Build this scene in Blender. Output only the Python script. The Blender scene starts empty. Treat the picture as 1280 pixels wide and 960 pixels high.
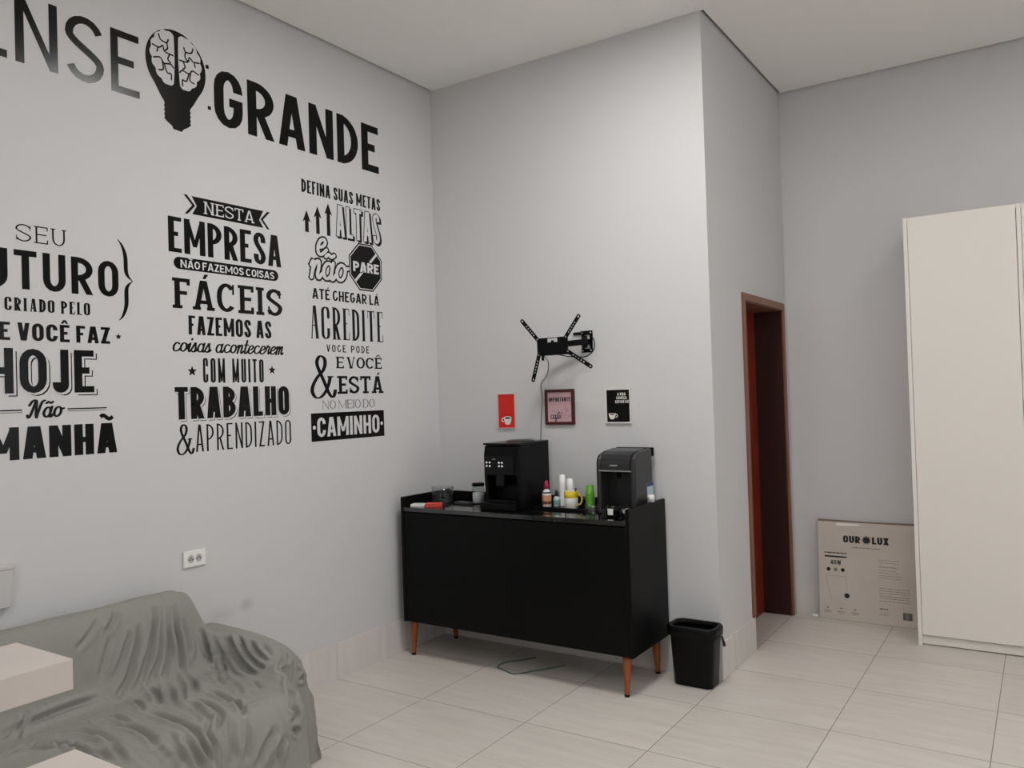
import bpy, bmesh, math, random
from mathutils import Vector, Matrix, noise
C = bpy.context.scene
COL = C.collection
PI = math.pi
random.seed(7)

# ------------------------------------------------------------------ camera, world, exposure
CAM = Vector((3.3593, -4.2039, 1.55))
F_PX, PITCH, ROLL, YAW = 1009.85, 0.014525, -0.030849, -0.582967
_f = Vector((math.sin(YAW)*math.cos(PITCH), math.cos(YAW)*math.cos(PITCH), math.sin(PITCH)))
_r = Vector((math.cos(YAW), -math.sin(YAW), 0)); _u = _r.cross(_f)
R_ = _r*math.cos(ROLL)+_u*math.sin(ROLL); U_ = -_r*math.sin(ROLL)+_u*math.cos(ROLL)
cd = bpy.data.cameras.new('camera'); cam = bpy.data.objects.new('camera', cd); COL.objects.link(cam)
cam.matrix_world = Matrix(((R_.x, U_.x, -_f.x, CAM.x), (R_.y, U_.y, -_f.y, CAM.y), (R_.z, U_.z, -_f.z, CAM.z), (0, 0, 0, 1)))
cd.sensor_width = 36; cd.lens = F_PX*36/1280; cd.clip_start = .05
C.camera = cam
w = bpy.data.worlds.new('world'); C.world = w; w.use_nodes = True
w.node_tree.nodes['Background'].inputs[0].default_value = (.95, .97, 1.0, 1)
w.node_tree.nodes['Background'].inputs[1].default_value = 1.75
C.view_settings.view_transform = 'Standard'; C.view_settings.look = 'None'
C.view_settings.gamma = 1; C.view_settings.use_curve_mapping = False
C.view_settings.exposure = -0.15
PANELS = [(1.92, -1.36, 40), (3.8, -.05, 10), (2.05, -4.9, 26), (4.3, -3.4, 34)]      # x, y, brightness of each LED panel

H = 3.595; XD = 1.8735; YF = 1.533; XR = 6.0; YB = -7.2

# ------------------------------------------------------------------ materials
def lin(c):
    return tuple(((v/255)/12.92 if v/255 <= .04045 else ((v/255+.055)/1.055)**2.4) for v in c)
def mat(name, rgb, rough=.5, metal=0, spec=.5, trans=0, ior=1.45, emit=None, es=0, noise_amt=0, nscale=20, bump=0, coat=0):
    m = bpy.data.materials.new(name); m.use_nodes = True
    nt = m.node_tree; b = nt.nodes['Principled BSDF']
    col = lin(rgb)+(1,)
    b.inputs['Base Color'].default_value = col
    b.inputs['Roughness'].default_value = rough; b.inputs['Metallic'].default_value = metal
    b.inputs['Specular IOR Level'].default_value = spec
    b.inputs['Transmission Weight'].default_value = trans; b.inputs['IOR'].default_value = ior
    b.inputs['Coat Weight'].default_value = coat
    if emit:
        b.inputs['Emission Color'].default_value = emit+(1,); b.inputs['Emission Strength'].default_value = es
    if noise_amt or bump:
        tc = nt.nodes.new('ShaderNodeTexCoord'); n = nt.nodes.new('ShaderNodeTexNoise')
        n.inputs['Scale'].default_value = nscale; n.inputs['Detail'].default_value = 5
        nt.links.new(tc.outputs['Object'], n.inputs['Vector'])
        if noise_amt:
            r = nt.nodes.new('ShaderNodeValToRGB')
            r.color_ramp.elements[0].position = .3; r.color_ramp.elements[1].position = .7
            r.color_ramp.elements[0].color = tuple(v*(1-noise_amt) for v in col[:3])+(1,)
            r.color_ramp.elements[1].color = tuple(min(1, v*(1+noise_amt)) for v in col[:3])+(1,)
            nt.links.new(n.outputs['Fac'], r.inputs['Fac']); nt.links.new(r.outputs['Color'], b.inputs['Base Color'])
        if bump:
            bp = nt.nodes.new('ShaderNodeBump'); bp.inputs['Strength'].default_value = bump; bp.inputs['Distance'].default_value = .002
            nt.links.new(n.outputs['Fac'], bp.inputs['Height']); nt.links.new(bp.outputs['Normal'], b.inputs['Normal'])
    return m
def tile_mat(name, grout=True, lift=0):
    """beige stone-look porcelain with streaks along X; grout lines on the measured grid"""
    m = mat(name, (196, 184, 171), rough=.32, spec=.35); nt = m.node_tree; b = nt.nodes['Principled BSDF']; N = nt.nodes.new; K = nt.links.new
    tc = N('ShaderNodeTexCoord'); mp = N('ShaderNodeMapping'); mp.inputs['Scale'].default_value = (1.6, 14, 14) if grout else (14, 14, 1.6)
    K(tc.outputs['Object'], mp.inputs['Vector'])
    n = N('ShaderNodeTexNoise'); n.inputs['Scale'].default_value = 1.6; n.inputs['Detail'].default_value = 7; n.inputs['Roughness'].default_value = .6
    K(mp.outputs['Vector'], n.inputs['Vector'])
    r = N('ShaderNodeValToRGB'); r.color_ramp.elements[0].position = .28; r.color_ramp.elements[1].position = .72
    r.color_ramp.elements[0].color = lin((198+lift*.6, 190+lift*.7, 181+lift*.9))+(1,); r.color_ramp.elements[1].color = lin((212+lift*.2, 206+lift*.3, 198+lift*.6))+(1,)
    K(n.outputs['Fac'], r.inputs['Fac'])
    if not grout:
        K(r.outputs['Color'], b.inputs['Base Color']); return m
    sep = N('ShaderNodeSeparateXYZ'); K(tc.outputs['Object'], sep.inputs['Vector'])
    def M(op, a, bv=None):
        x = N('ShaderNodeMath'); x.operation = op
        if isinstance(a, (int, float)): x.inputs[0].default_value = a
        else: K(a, x.inputs[0])
        if bv is not None:
            if isinstance(bv, (int, float)): x.inputs[1].default_value = bv
            else: K(bv, x.inputs[1])
        return x.outputs[0]
    def line(axis, off, period):
        t = M('ADD', axis, -off+period*60); t = M('MODULO', t, period)
        t = M('MINIMUM', t, M('SUBTRACT', period, t)); return M('LESS_THAN', t, .0019)
    g = M('MAXIMUM', line(sep.outputs['X'], 0, .6245), line(sep.outputs['Y'], -.389, .592))
    # a slight tone of its own per tile
    ix = M('FLOOR', M('DIVIDE', sep.outputs['X'], .6245)); iy = M('FLOOR', M('DIVIDE', M('ADD', sep.outputs['Y'], .389), .592))
    cmb = N('ShaderNodeCombineXYZ'); K(ix, cmb.inputs[0]); K(iy, cmb.inputs[1])
    wn = N('ShaderNodeTexWhiteNoise'); wn.noise_dimensions = '2D'; K(cmb.outputs[0], wn.inputs['Vector'])
    tone = M('ADD', M('MULTIPLY', wn.outputs['Value'], .06), .96)
    hs = N('ShaderNodeHueSaturation'); K(r.outputs['Color'], hs.inputs['Color']); K(tone, hs.inputs['Value'])
    mx = N('ShaderNodeMix'); mx.data_type = 'RGBA'; K(g, mx.inputs['Factor']); K(hs.outputs['Color'], mx.inputs[6]); mx.inputs[7].default_value = lin((120, 108, 98))+(1,)
    K(mx.outputs[2], b.inputs['Base Color'])
    return m
def wood_mat(name, c0, c1, rough=.4, axis=2):
    m = mat(name, c0, rough=rough); nt = m.node_tree; b = nt.nodes['Principled BSDF']; N = nt.nodes.new; K = nt.links.new
    tc = N('ShaderNodeTexCoord'); mp = N('ShaderNodeMapping'); s = [30, 30, 30]; s[axis] = 1.5; mp.inputs['Scale'].default_value = s
    n = N('ShaderNodeTexNoise'); n.inputs['Scale'].default_value = 2; n.inputs['Detail'].default_value = 6
    r = N('ShaderNodeValToRGB'); r.color_ramp.elements[0].position = .3; r.color_ramp.elements[1].position = .7
    r.color_ramp.elements[0].color = lin(c0)+(1,); r.color_ramp.elements[1].color = lin(c1)+(1,)
    K(tc.outputs['Object'], mp.inputs['Vector']); K(mp.outputs['Vector'], n.inputs['Vector']); K(n.outputs['Fac'], r.inputs['Fac']); K(r.outputs['Color'], b.inputs['Base Color'])
    return m

WALL_RGB = (204, 203, 203)
M_WALL = mat('wall_paint', WALL_RGB, rough=.75, spec=.25)
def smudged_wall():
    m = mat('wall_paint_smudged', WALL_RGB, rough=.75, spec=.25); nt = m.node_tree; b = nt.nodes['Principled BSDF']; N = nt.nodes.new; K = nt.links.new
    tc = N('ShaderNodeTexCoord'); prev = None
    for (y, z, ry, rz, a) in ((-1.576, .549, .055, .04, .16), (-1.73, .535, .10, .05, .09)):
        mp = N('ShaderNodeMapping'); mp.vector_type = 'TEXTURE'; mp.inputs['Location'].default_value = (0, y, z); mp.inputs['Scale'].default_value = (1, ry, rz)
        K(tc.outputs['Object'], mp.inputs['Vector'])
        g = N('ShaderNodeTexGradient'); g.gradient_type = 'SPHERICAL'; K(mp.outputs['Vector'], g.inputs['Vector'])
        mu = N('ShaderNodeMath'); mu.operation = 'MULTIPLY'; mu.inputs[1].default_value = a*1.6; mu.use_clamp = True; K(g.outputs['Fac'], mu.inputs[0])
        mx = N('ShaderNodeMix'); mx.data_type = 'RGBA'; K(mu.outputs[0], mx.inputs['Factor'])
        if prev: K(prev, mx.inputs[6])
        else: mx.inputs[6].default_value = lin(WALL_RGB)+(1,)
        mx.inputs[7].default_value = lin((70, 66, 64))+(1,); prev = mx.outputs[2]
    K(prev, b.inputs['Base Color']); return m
M_WALL_L = smudged_wall()
M_CEIL = mat('ceiling_paint', (240, 238, 233), rough=.9, spec=.1)
M_FLOOR = tile_mat('floor_tiles'); M_BASE = tile_mat('baseboard_tiles', False, 14)
M_VINYL = mat('black_vinyl', (5, 5, 5), rough=.2, spec=.3)
M_BLACK = mat('black_lacquer', (9, 9, 9), rough=.45, spec=.16)
M_TOP = mat('glossy_black_top', (12, 12, 13), rough=.05, spec=.5, ior=1.9)
M_PLAST = mat('black_plastic', (5, 5, 6), rough=.4, spec=.2)
M_GLOSS = mat('gloss_black', (5, 5, 6), rough=.2, spec=.3)
M_DGREY = mat('dark_grey_plastic', (40, 40, 41), rough=.3)
M_STEEL = mat('steel', (190, 190, 192), rough=.2, metal=1)
M_BMETAL = mat('black_metal', (3, 3, 4), rough=.45, spec=.2)
M_LEG = wood_mat('leg_wood', (120, 60, 25), (160, 85, 40), .35)
M_TRIM = wood_mat('door_trim_wood', (118, 74, 56), (136, 90, 68), .4)
M_DOOR = wood_mat('door_leaf_wood', (112, 36, 18), (136, 46, 22), .45)
M_JAMB_SHADED = wood_mat('door_jamb_shaded_wood', (38, 14, 9), (52, 20, 13), .5)  # shade on the far jamb is put into this darker wood colour
M_WHITE = mat('white_melamine', (228, 222, 214), rough=.4, spec=.4)
M_WPLAST = mat('white_plastic', (232, 230, 226), rough=.35)
M_GREYP = mat('grey_plastic', (176, 174, 174), rough=.5)
M_THROW = mat('throw_fabric', (140, 139, 132), rough=.85, spec=.2, noise_amt=.05, nscale=300, bump=.2)
M_TABLE = mat('table_laminate', (196, 187, 180), rough=.5, noise_amt=.03, nscale=8)
def thin_glass():
    m = bpy.data.materials.new('clear_glass'); m.use_nodes = True; nt = m.node_tree; nt.nodes.clear(); N = nt.nodes.new; K = nt.links.new
    o = N('ShaderNodeOutputMaterial'); mx = N('ShaderNodeMixShader'); t = N('ShaderNodeBsdfTransparent'); g = N('ShaderNodeBsdfGlossy'); lw = N('ShaderNodeLayerWeight'); lw.inputs['Blend'].default_value = .5; pw_ = N('ShaderNodeMath'); pw_.operation = 'POWER'; pw_.inputs[1].default_value = 4; fr = N('ShaderNodeMath'); fr.operation = 'MULTIPLY_ADD'; fr.inputs[1].default_value = .55; fr.inputs[2].default_value = .04
    K(lw.outputs['Facing'], pw_.inputs[0]); K(pw_.outputs[0], fr.inputs[0])
    t.inputs['Color'].default_value = (.93, .95, .95, 1); g.inputs['Roughness'].default_value = .03
    K(fr.outputs[0], mx.inputs[0]); K(t.outputs[0], mx.inputs[1]); K(g.outputs[0], mx.inputs[2]); K(mx.outputs[0], o.inputs[0]); return m
M_GLASS = thin_glass()
def led_mat(es): return mat('led_diffuser', (255, 255, 255), rough=.5, emit=(1.0, .99, .98), es=es)
M_WBOX = mat('box_grey', (196, 193, 192), rough=.5)
M_CARD = mat('white_cardboard', (196, 186, 176), rough=.8, noise_amt=.05, nscale=6)
M_CARDB = mat('brown_cardboard', (128, 110, 92), rough=.9)
M_INK = mat('black_ink', (20, 19, 19), rough=.6); M_INKG = mat('grey_ink', (128, 120, 113), rough=.7)
def flat(n, c, r=.5): return mat(n, c, rough=r)

# ------------------------------------------------------------------ mesh helpers
class MB:
    def __init__(s): s.v = []; s.f = []; s.smooth = set()
    def poly(s, pts):
        i = len(s.v); s.v += [tuple(p) for p in pts]; s.f.append(tuple(range(i, i+len(pts)))); return s
    def box(s, a, b, taper=None):
        (x0, y0, z0), (x1, y1, z1) = a, b; i = len(s.v)
        s.v += [(x0, y0, z0), (x1, y0, z0), (x1, y1, z0), (x0, y1, z0), (x0, y0, z1), (x1, y0, z1), (x1, y1, z1), (x0, y1, z1)]
        s.f += [tuple(i+k for k in q) for q in ((0, 3, 2, 1), (4, 5, 6, 7), (0, 1, 5, 4), (1, 2, 6, 5), (2, 3, 7, 6), (3, 0, 4, 7))]
        return s
    def grid(s, rows, closed_u=False, closed_v=False, smooth=True):
        n = len(rows); m = len(rows[0]); i = len(s.v)
        for r in rows: s.v += [tuple(p) for p in r]
        for a in range(n if closed_u else n-1):
            for b in range(m if closed_v else m-1):
                a2 = (a+1) % n; b2 = (b+1) % m
                if smooth: s.smooth.add(len(s.f))
                s.f.append((i+a*m+b, i+a*m+b2, i+a2*m+b2, i+a2*m+b))
        return s
    def lathe(s, c, prof, n=24, axis='z'):
        rows = []
        for (r, h) in prof:
            row = []
            for k in range(n):
                t = 2*PI*k/n; q = (r*math.cos(t), r*math.sin(t), h)
                if axis == 'y': q = (q[0], q[2], q[1])
                if axis == 'x': q = (q[2], q[0], q[1])
                row.append((c[0]+q[0], c[1]+q[1], c[2]+q[2]))
            rows.append(row)
        s.grid(rows, closed_v=True); return s
    def tube(s, pts, r, n=8, caps=True):
        pts = [Vector(p) for p in pts]; rows = []; prev = None
        for i, p in enumerate(pts):
            t = (pts[min(i+1, len(pts)-1)]-pts[max(i-1, 0)]).normalized()
            if prev is None:
                a = t.orthogonal().normalized()
            else:
                a = (prev-t*prev.dot(t)).normalized()
            prev = a; b = t.cross(a); rr = r[i] if isinstance(r, (list, tuple)) else r
            rows.append([p+(a*math.cos(2*PI*k/n)+b*math.sin(2*PI*k/n))*rr for k in range(n)])
        s.grid(rows, closed_v=True)
        if caps: s.poly(rows[0][::-1]); s.poly(rows[-1])
        return s
    def prism(s, pts2, f, d0, d1):
        """closed outline pts2 lifted by f(u,v,d)"""
        a = [f(u, v, d0) for u, v in pts2]; b = [f(u, v, d1) for u, v in pts2]; n = len(pts2)
        s.poly(a[::-1]); s.poly(b)
        for k in range(n): s.poly([a[k], a[(k+1) % n], b[(k+1) % n], b[k]])
        return s
def spline(pts, n=8):
    P = [Vector(p) for p in pts]; out = []
    for i in range(len(P)-1):
        p0 = P[max(i-1, 0)]; p1 = P[i]; p2 = P[i+1]; p3 = P[min(i+2, len(P)-1)]
        for k in range(n):
            t = k/n
            out.append(.5*((2*p1)+(p2-p0)*t+(2*p0-5*p1+4*p2-p3)*t*t+(3*p1-p0-3*p2+p3)*t**3))
    out.append(P[-1]); return out
def obj(name, mb, m, parent=None, bevel=0, label=None, recalc=True, loc=None, merge=True):
    off = parent.matrix_world.translation if parent else (Vector(loc) if loc else Vector((0, 0, 0)))
    if parent:
        off = Vector((0, 0, 0)); q = parent
        while q: off += q.location; q = q.parent
    me = bpy.data.meshes.new(name)
    me.from_pydata([tuple(Vector(v)-off) for v in mb.v], [], mb.f)
    for i in mb.smooth: me.polygons[i].use_smooth = True
    if merge or recalc:
        bm = bmesh.new(); bm.from_mesh(me)
        if merge: bmesh.ops.remove_doubles(bm, verts=bm.verts, dist=1e-6)
        if recalc: bmesh.ops.recalc_face_normals(bm, faces=bm.faces)
        bm.to_mesh(me); bm.free()
    me.materials.append(m)
    o = bpy.data.objects.new(name, me); COL.objects.link(o)
    if parent: o.parent = parent
    elif loc: o.location = loc
    if bevel:
        b = o.modifiers.new('bevel', 'BEVEL'); b.width = bevel; b.segments = 2; b.limit_method = 'ANGLE'; b.angle_limit = .6
    if label: o['label'] = label
    return o
def thing(name, label, cat, loc, group=None):
    o = bpy.data.objects.new(name, None); COL.objects.link(o); o.location = loc; o.empty_display_size = .1
    o['label'] = label; o['category'] = cat
    if group: o['group'] = group
    return o
def tag(o, label, cat, group=None):
    o['label'] = label; o['category'] = cat
    if group: o['group'] = group
    return o
def struct(o): o['kind'] = 'structure'; return o
def copy_thing(root, loc, label):
    r = root.copy(); COL.objects.link(r); r.location = loc; r['label'] = label
    for ch in list(root.children):
        c = ch.copy(); COL.objects.link(c); c.parent = r
        for g in list(ch.children):
            d = g.copy(); COL.objects.link(d); d.parent = c
    return r

# ------------------------------------------------------------------ the room
T = .15; GAP = .018; HW = H+.05
struct(obj('floor', MB().box((-T, YB-T, -.1), (XR+T, YF+T, 0)), M_FLOOR))
mb = MB()
# ceiling sheet, held off the left, inner and far walls by a shadow gap
mb.box((GAP, YB, H), (XD+GAP, -.0, H+.012)); mb.box((XD+GAP, YB, H), (XR, YF-GAP, H+.012))
mb.box((-T, YB-T, HW), (XR+T, YF+T, HW+.1))
struct(obj('ceiling', mb, M_CEIL, merge=False))
struct(obj('wall_left', MB().box((-T, YB, 0), (0, 0, HW)), M_WALL_L))
struct(obj('wall_back', MB().box((-T, 0, 0), (XD-.235, T, HW)).box((XD-.235, 0, 0), (XD, .02, HW)), M_WALL))
DY0, DY1, DZ = .572, 1.43, 2.10      # door opening (rough)
mb = MB().box((XD-.235, .02, 0), (XD, DY0, HW)).box((XD-.235, DY1, 0), (XD, YF, HW)).box((XD-.235, DY0, DZ), (XD, DY1, HW))
struct(obj('wall_inner', mb, M_WALL))
struct(obj('wall_far', MB().box((XD-.235, YF, 0), (XR+T, YF+T, HW)), M_WALL))
fx0, fx1, fz0, fz1 = 2.0, 4.9, .9, 2.8      # unseen opening added behind the camera for fill daylight
struct(obj('wall_front', MB().box((-T, YB-T, 0), (XR+T, YB, fz0)).box((-T, YB-T, fz1), (XR+T, YB, HW)).box((-T, YB-T, fz0), (fx0, YB, fz1)).box((fx1, YB-T, fz0), (XR+T, YB, fz1)), M_WALL))
wn_ = thing('window_3', 'wide unseen opening added behind the camera for fill daylight', 'window', ((fx0+fx1)/2, YB-.08, fz0)); struct(wn_)
y0, y1 = YB-.11, YB-.05
obj('window_frame', MB().box((fx0, y0, fz0), (fx0+.05, y1, fz1)).box((fx1-.05, y0, fz0), (fx1, y1, fz1)).box((fx0+.05, y0, fz0), (fx1-.05, y1, fz0+.05)).box((fx0+.05, y0, fz1-.05), (fx1-.05, y1, fz1)), M_DGREY, wn_)
ld = bpy.data.lights.new('window_portal', 'AREA'); ld.shape = 'RECTANGLE'; ld.size = fx1-fx0-.1; ld.size_y = fz1-fz0-.1; ld.cycles.is_portal = True
lo = bpy.data.objects.new('window_portal', ld); COL.objects.link(lo); lo.location = ((fx0+fx1)/2, YB-.04, (fz0+fz1)/2); lo.rotation_euler = (PI/2, 0, PI)
WN = [(-5.2, .9, -2.6, 2.7), (-2.2, .9, .4, 2.7)]      # unseen openings added in the right-hand wall to brighten the room
mb = MB().box((XR, YB, 0), (XR+T, YF, WN[0][1])).box((XR, YB, WN[0][3]), (XR+T, YF, HW))
for a, b in ((YB, WN[0][0]), (WN[0][2], WN[1][0]), (WN[1][2], YF)): mb.box((XR, a, WN[0][1]), (XR+T, b, WN[0][3]))
struct(obj('wall_right', mb, M_WALL))
for k, (y0, z0, y1, z1) in enumerate(WN):
    wn_ = thing('window_%d' % (k+1), 'wide unseen opening added in the right-hand wall for fill daylight', 'window', (XR+.08, (y0+y1)/2, z0)); struct(wn_)
    mb = MB(); x0, x1 = XR+.05, XR+.11
    mb.box((x0, y0, z0), (x1, y0+.05, z1)).box((x0, y1-.05, z0), (x1, y1, z1)).box((x0, y0+.05, z0), (x1, y1-.05, z0+.05)).box((x0, y0+.05, z1-.05), (x1, y1-.05, z1))
    obj('window_frame', mb, M_DGREY, wn_)
    ld = bpy.data.lights.new('window_portal', 'AREA'); ld.shape = 'RECTANGLE'; ld.size = z1-z0-.1; ld.size_y = y1-y0-.1; ld.cycles.is_portal = True
    lo = bpy.data.objects.new('window_portal', ld); COL.objects.link(lo); lo.location = (XR+.04, (y0+y1)/2, (z0+z1)/2); lo.rotation_euler = (0, PI/2, 0)
def baseboard(name, a, b, joints, axis):
    mb = MB(); lo, hi = a[axis], b[axis]
    cuts = [lo]+[j for j in joints if lo+.01 < j < hi-.01]+[hi]
    for p, q in zip(cuts, cuts[1:]):
        A = list(a); B = list(b); A[axis] = p+.0008; B[axis] = q-.0008; mb.box(A, B)
    o = obj(name, mb, M_BASE, bevel=.001); struct(o)
ygr = [-.389+.592*k for k in range(-13, 5)]; xgr = [.6245*k for k in range(0, 10)]
baseboard('baseboard_left', (0, YB, 0), (.008, 0, .198), ygr, 1)
baseboard('baseboard_back', (.008, -.008, 0), (XD+.008, 0, .198), xgr, 0)
baseboard('baseboard_inner', (XD, 0, 0), (XD+.008, .585, .198), ygr, 1)
baseboard('baseboard_far', (XD, YF-.008, 0), (XR, YF, .198), xgr, 0)
# door: lining, architrave, leaf
d = thing('door_1', 'narrow red-brown wooden door set deep in the wall beside the far corner', 'door', (XD-.11, 1.0, 0)); struct(d)
mb = MB()
Y0, Y1, ZT, w_ = .545, 1.455, 2.122, .045
mb.box((XD-.001, Y0, .198), (XD+.012, Y0+w_, ZT)).box((XD-.001, Y0+.04, 0), (XD+.004, Y0+w_, .198))
mb.box((XD-.001, Y1-w_, 0), (XD+.012, Y1, ZT)).box((XD-.001, Y0+w_, ZT-w_), (XD+.012, Y1-w_, ZT))
obj('architrave', mb, M_TRIM, d, bevel=.002)
mb = MB().box((XD-.235, DY0, 0), (XD, DY0+.022, DZ)).box((XD-.235, DY0+.022, DZ-.028), (XD, DY1-.022, DZ))
obj('jamb', mb, M_TRIM, d)
obj('jamb', MB().box((XD-.235, DY1-.022, 0), (XD, DY1, DZ)), M_JAMB_SHADED, d, label='inner jamb, its wood darkened to stand for shade')
obj('door_leaf', MB().box((XD-.225, DY0+.024, .006), (XD-.185, DY1-.024, DZ-.03)), M_DOOR, d, label='red-brown door leaf')

# ------------------------------------------------------------------ ceiling lamps (out of the photo, their light is in it)
def led(x, y, es, label):
    t = thing('ceiling_light', label, 'ceiling light', (x, y, H), 'square LED panels in the ceiling')
    h = .31; mb = MB()
    mb.box((x-h, y-h, H-.012), (x+h, y-h+.015, H-.0005)).box((x-h, y+h-.015, H-.012), (x+h, y+h, H-.0005))
    mb.box((x-h, y-h+.015, H-.012), (x-h+.015, y+h-.015, H-.0005)).box((x+h-.015, y-h+.015, H-.012), (x+h, y+h-.015, H-.0005))
    obj('frame', mb, M_WPLAST, t)
    obj('diffuser', MB().box((x-h+.015, y-h+.015, H-.008), (x+h-.015, y+h-.015, H-.001)), led_mat(es), t)
    return t
for (x, y, es), l in zip(PANELS, ('square LED ceiling panel nearest the corner of the lettered wall', 'square LED ceiling panel nearest the wardrobe',
                              'square LED ceiling panel above the head of the lettered wall', 'square LED ceiling panel behind the camera, right of the other')):
    led(x, y, es, l)

# ------------------------------------------------------------------ lettering engine (letters drawn as strokes of an elliptical nib)
def arc(cx, cy, rx, ry, a0, a1, n=8):
    return [(cx+rx*math.cos(math.radians(a0+(a1-a0)*k/n)), cy+ry*math.sin(math.radians(a0+(a1-a0)*k/n))) for k in range(n+1)]
class G:
    def __init__(s, tv, th, slab=0, sth=.1): s.a = tv/2; s.b = th/2; s.slab = slab; s.sth = sth; s.p = []
    def off(s, nx, ny):
        q = math.sqrt((s.a*nx)**2+(s.b*ny)**2) or 1e-9
        return s.a*s.a*nx/q, s.b*s.b*ny/q
    def stroke(s, pts, closed=False):
        n = len(pts); Lf = []; Rt = []
        for i, (x, y) in enumerate(pts):
            if closed: p, q = pts[i-1], pts[(i+1) % n]
            else: p, q = pts[max(i-1, 0)], pts[min(i+1, n-1)]
            dx, dy = q[0]-p[0], q[1]-p[1]; l = math.hypot(dx, dy) or 1e-9
            ox, oy = s.off(-dy/l, dx/l); Lf.append((x+ox, y+oy)); Rt.append((x-ox, y-oy))
        for i in range(n if closed else n-1):
            j = (i+1) % n; s.p.append([Rt[i], Rt[j], Lf[j], Lf[i]])
    def rect(s, x0, y0, x1, y1): s.p.append([(x0, y0), (x1, y0), (x1, y1), (x0, y1)])
    def V(s, x, y0=0, y1=1, ft=True, fb=True):
        s.rect(x-s.a, y0, x+s.a, y1)
        if s.slab:
            if fb and y0 == 0: s.rect(x-s.a-s.slab, 0, x+s.a+s.slab, s.sth)
            if ft and y1 == 1: s.rect(x-s.a-s.slab, 1-s.sth, x+s.a+s.slab, 1)
    def Hb(s, y, x0, x1): s.rect(x0, y-s.b, x1, y+s.b)
    def D(s, x0, y0, x1, y1, w):
        if y0 > y1: x0, y0, x1, y1 = x1, y1, x0, y0
        s.p.append([(x0-w/2, y0), (x0+w/2, y0), (x1+w/2, y1), (x1-w/2, y1)])
        if s.slab and y0 == 0: s.rect(x0-w/2-s.slab*.7, 0, x0+w/2+s.slab*.7, s.sth)
        if s.slab and y1 == 1 and s.slab > 0 and getattr(s, 'topslab', False): s.rect(x1-w/2-s.slab*.7, 1-s.sth, x1+w/2+s.slab*.7, 1)
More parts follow.
